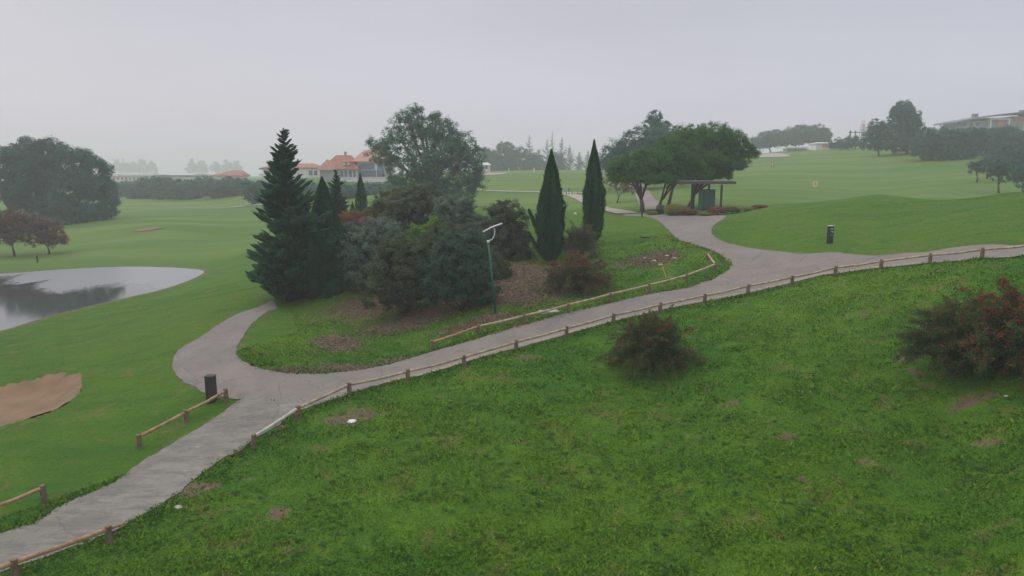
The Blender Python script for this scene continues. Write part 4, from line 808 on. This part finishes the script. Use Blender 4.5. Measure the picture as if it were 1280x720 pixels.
# practice range signs
def sign(u, v, Y, w, h, mat, lab, mark=None):
    b = G(u, Y); z = A(u, v, Y).z - b.z; e = empty('range_sign', b, 0, lab, 'sign')
    MB().box(-w / 2, w / 2, -.05, .05, max(.15, z - h / 2), max(.15, z - h / 2) + h).build('board', M[mat], e)
    MB().box(-w / 2 + .1, -w / 2 + .2, .06, .16, -.2, h * .8).box(w / 2 - .2, w / 2 - .1, .06, .16, -.2, h * .8).build('frame', M['darkmetal'], e)
    z0 = max(.15, z - h / 2) + h * .2
    if mark: MB().box(-.09, .09, -.06, -.052, z0, z0 + h * .6).box(-.25, -.09, -.06, -.052, z0 + h * .4, z0 + h * .5).build('number', M[mark], e)
sign(1020, 233, 142, .95, 1.3, 'signyellow' if 'signyellow' in M else 'yellow', 'square pale yellow distance sign on the practice range', 'orange')
sign(965, 208.5, 208, 1.1, 1.4, 'tilepink', 'small salmon distance sign farther up the practice range', 'white')
# walkers' bags and bench on far path
b = G(711.5, 147); e = empty('path_post', b, 0, 'slim dark post beside the far path between the slim cypresses', 'post'); MB().tube([(0, 0, -.1), (0, 0, 1.5)], [.11, .1], 8).build('body', M['charcoal'], e)
b = G(719, 146); e = empty('rail_barrier', b, -.5, 'low pale barrier beside the far path between the slim cypresses', 'barrier')
for i in range(4): MB().box(-2 + i * 1.3, -1.85 + i * 1.3, -.08, .08, -.1, .75).build('post', M['darkmetal'], e)
MB().box(-2.1, 2.2, -.05, .05, .45, .62).build('rail', M['white'], e)
for u, w in ((667.5, .5), (636, .3)):
    b = G(u, 262); o = MB().box(-w / 2, w / 2, -.2, .2, -.2, 1.7).build('gate_pillar', M['render'], None, bevel=.03); o.location = b; tag(o, 'white pillar standing before the dark far tree row' if w > .4 else 'fainter narrow pillar left of the white one before the far tree row', 'pillar')
# ------------------------------------------------------------------ buildings
def windows(e, lst, mat='window', nm='window', y=-.06):
    for x, z, w, h in lst:
        f = MB().box(x - w / 2 - .08, x + w / 2 + .08, y - .03, y + .03, z - .08, z + h + .08).build(nm, M['white'], e)
        MB().box(x - w / 2, x + w / 2, y - .06, y - .035, z, z + h).build('pane', M[mat], f)
def house_main():
    Y = 226.; k = Y / F; b = G(440, Y); e = empty('tiled_house', b, 0, 'large white house with several orange tiled roofs left of the gum tree', 'house')
    z = lambda v: A(440, v, Y).z - b.z; X = lambda u: (u - 440) * k
    MB().box(X(404), X(446), 0, 9, -2, z(210.5)).build('wall', M['render'], e)
    w2 = MB().box(X(446), X(484), 1.5, 11, -2, z(201)).build('wall', M['render'], e)
    MB().hip(X(401), X(449), -.9, 10, z(211), z(193.5), 4.2, 3.5).build('roof', M['tile'], e)
    r2 = MB().hip(X(439), X(487), .6, 12, z(201.5), z(187), 3, 4.5).build('roof', M['tilepink'], e)
    MB().box(X(427), X(429.5), 4.6, 5.4, z(196), z(189)).build('chimney', M['tilepink'], r2)
    MB().hip(X(399), X(423), -2.4, 1.5, z(212), z(199), 3, 3).build('porch_roof', M['tilepink'], e)
    MB().box(X(402), X(421), -1.6, 0, -2, z(212.3)).build('porch_wall', M['greywall'], e)
    d = MB().box(X(430), X(437), -.2, 3.5, z(206.5), z(202.5)).build('dormer', M['white'], e); MB().hip(X(429), X(438), -.5, 3.8, z(202.4), z(200), .8, .8, .12).build('dormer_roof', M['tile'], d)
    MB().box(X(432), X(435), -.26, -.22, z(206), z(203)).build('pane', M['window'], d)
    windows(e, [(X(427.5), z(221), 1.0, 2.0), (X(432.5), z(221), 1.0, 2.0), (X(438), z(221), 1.0, 2.0), (X(443), z(221), .8, 2.0)])
    windows(e, [(X(452), z(212), 2.6, 2.0), (X(462), z(212), 2.6, 2.0), (X(452), z(221), 2.8, 2.1), (X(463), z(221), 3.0, 2.1), (X(474), z(212), 2, 2), (X(474), z(221), 2.4, 2.1)], y=1.44)
    MB().box(X(428), X(484), -2.6, -2.4, z(228), z(224.2)).build('terrace_wall', M['white'], e)
house_main()
def simple_house(name, lab, u, Y, u0, u1, vt, ve, depth, roofm, wallm, hip=(2, 2), win=(), extra=None, dz=-1.5, vb=None):
    k = Y / F; b = G(u, Y); e = empty(name, b, 0, lab, 'house' if 'house' in name else 'building'); z = lambda v: A(u, v, Y).z - b.z; X = lambda q: (q - u) * k
    MB().box(X(u0), X(u1), 0, depth, dz, z(ve)).build('wall', M[wallm], e)
    if hip: MB().hip(X(u0) - .6, X(u1) + .6, -.6, depth + .6, z(ve) + .02, z(vt), *hip).build('roof', M[roofm], e)
    else: MB().box(X(u0) - .6, X(u1) + .6, -.8, depth + .6, z(ve), z(vt)).build('roof', M[roofm], e)
    windows(e, [(X(q), z(v), w, h) for q, v, w, h in win]); 
    if extra: extra(e, X, z)
    return e
simple_house('terrace_house', 'white house with a low red roof and balcony half hidden by the tall spruce', 362, 262, 330, 398, 204, 209.5, 10, 'tile', 'render', (4, 4), [(u, 219, 1.4, 1.7) for u in (333, 338, 344, 350, 388, 394)],
  lambda e, X, z: (MB().box(X(327), X(352), -2.2, -2.0, z(222), z(217)).build('balcony', M['white'], e), MB().box(X(326), X(336), -1.2, 3, z(212), z(210)).build('canopy', M['greyroof'], e)))
simple_house('red_roofed_house', 'low house showing only its long red roof above the far hedge', 284, 330, 264, 302, 213, 219.5, 9, 'tile', 'render', (9, 2))
simple_house('gabled_house', 'small pale blue gabled house left of the red roof above the hedge', 246, 335, 241, 251, 217.5, 219.5, 7, 'greyroof', 'render', (1, 1), [(246, 222.5, 1.2, .9)])
simple_house('long_building', 'long white building with a row of dots for windows right of the left trees', 164, 360, 138, 196, 218, 220, 10, 'render', 'render', None, [(u, 224.5, .9, 1.0) for u in range(142, 194, 5)])
simple_house('long_shed', 'long low flat roofed shed behind the far left hedge', 215, 345, 198, 239, 219, 220.5, 9, 'greyroof', 'render', None)
simple_house('white_house', 'small white house at the right foot of the gum tree in the haze', 607, 275, 597, 612, 203, 206, 7, 'render', 'render', (1.5, 1.5), [(601, 211, 1, 1.3), (608, 211, 1, 1.3)])
simple_house('range_hut', 'low hut with white flat roof at the top of the practice range', 994, 288, 982, 1006, 183.5, 185.5, 4, 'white', 'greywall', None, [], lambda e, X, z: MB().box(X(1000), X(1008), -.9, -.1, z(190.5), z(188)).build('counter', M['orange'], e), dz=-.5)
simple_house('orange_house', 'small white and orange house beside the skyline pines', 1030, 296, 1018, 1041, 177.5, 179, 6, 'white', 'white', (2, 2), [], lambda e, X, z: MB().box(X(1026), X(1033), -.3, .0, z(184), z(178.5)).build('gable_wall', M['orange'], e), dz=-.5)
def clubhouse():
    Y = 290.; k = Y / F; b = G(1250, Y); e = empty('clubhouse', b, 0, 'long building with thin curved grey roof and orange walls above the right grove', 'building')
    z = lambda v: A(1250, v, Y).z - b.z; X = lambda q: (q - 1250) * k
    us = np.linspace(1187, 1360, 24); vt = 152.5 - 13.5 * (1 - ((1300 - us) / 113) ** 2); mb = MB()
    for i in range(23):
        a, c_, va, vc = X(us[i]), X(us[i + 1]), z(vt[i]), z(vt[i + 1]); b_ = len(mb.v)
        mb.v += [(a, -2, va - .55), (a, 14, va - .55), (a, 14, va), (a, -2, va), (c_, -2, vc - .55), (c_, 14, vc - .55), (c_, 14, vc), (c_, -2, vc)]
        mb.f += [tuple(b_ + q for q in f) for f in ((0,4,5,1),(3,2,6,7),(0,3,7,4),(1,5,6,2))]
    mb.f += [(0, 1, 2, 3), tuple(len(mb.v) - 4 + q for q in (3, 2, 1, 0))]; mb.build('roof', M['greyroof'], e)
    for u0, u1, v in ((1196, 1228, 150.8), (1228, 1262, 147), (1262, 1360, 145)): MB().box(X(u0), X(u1), 1, 12, -2, z(v)).build('wall', M['greywall'], e)
    windows(e, [(X(u), z(158), 1.6, 1.6) for u in (1202, 1210, 1218)], y=.94)
    for u0, u1 in ((1230, 1254), (1273, 1300)):
        f = MB().box(X(u0), X(u1), -.6, .9, z(149.6), z(148)).box(X(u0), X(u0) + .6, -.6, .9, -1, z(149.7)).box(X(u1) - .6, X(u1), -.6, .9, -1, z(149.7)).build('portal', M['white'], e)
        MB().box(X(u0) + 4, X(u1) - 1.8, .7, .95, -1, z(149.8)).build('panel', M['orange'], f)
    MB().box(X(1262), X(1275), .6, .95, z(151), z(148.4)).build('panel', M['orange'], e)
    MB().box(X(1219), X(1223.5), 4, 6, z(149), z(141)).build('chimney', M['greyroof'], e); MB().box(X(1277), X(1283), 4, 6, z(145), z(136.5)).build('chimney', M['greyroof'], e)
clubhouse()
def mast():
    Y = 410.; b = G(1074, Y); e = empty('lattice_mast', b, 0, 'faint red and white lattice mast on the foggy skyline', 'mast'); H = A(1074, 150, Y).z - b.z
    for part, z0, z1, m_ in (('lower_section', 0, .7, 'darkmetal'), ('middle_section', .7, .85, 'mastred'), ('upper_section', .85, 1, 'white')):
        mb = MB(); n = max(2, int((z1 - z0) * 12))
        for i in range(n):
            a = z0 + (z1 - z0) * i / n; c_ = z0 + (z1 - z0) * (i + 1) / n; wa = 1.5 * (1 - a * .6); wc = 1.5 * (1 - c_ * .6)
            for s, t in ((-1, -1), (1, -1), (1, 1), (-1, 1)):
                mb.tube([(s * wa, t * wa, a * H), (s * wc, t * wc, c_ * H)], .14, 4, False)
            mb.tube([(-wa, -wa, a * H), (wc, -wc, c_ * H)], .1, 4, False).tube([(wa, -wa, a * H), (-wc, -wc, c_ * H)], .1, 4, False)
        mb.build(part, M[m_], e)
    z = H - 7; MB().tube([(-8, 0, z), (2, 0, z)], .25, 5).tube([(-7, 0, z - 2.5), (-7, 0, z + 1)], .5, 6).tube([(-4, 0, z - 2), (-4, 0, z + 1)], .4, 6).build('crossarm', M['darkmetal'], e)
mast()
# ------------------------------------------------------------------ haze
m = bpy.data.materials.new('haze_air'); m.use_nodes = True; nt = m.node_tree; nt.nodes.clear()
out = nt.nodes.new('ShaderNodeOutputMaterial'); pv = nt.nodes.new('ShaderNodeVolumePrincipled'); nt.links.new(pv.outputs[0], out.inputs['Volume'])
pv.inputs['Color'].default_value = (.97, .975, .99, 1); pv.inputs['Density'].default_value = HAZE; pv.inputs['Anisotropy'].default_value = .1
o = MB().box(-2000, 2000, -75, 1560, -3, ZC + 31).build('haze', m, None); tag(o, 'pale even fog filling the valley', 'haze', kind='stuff')
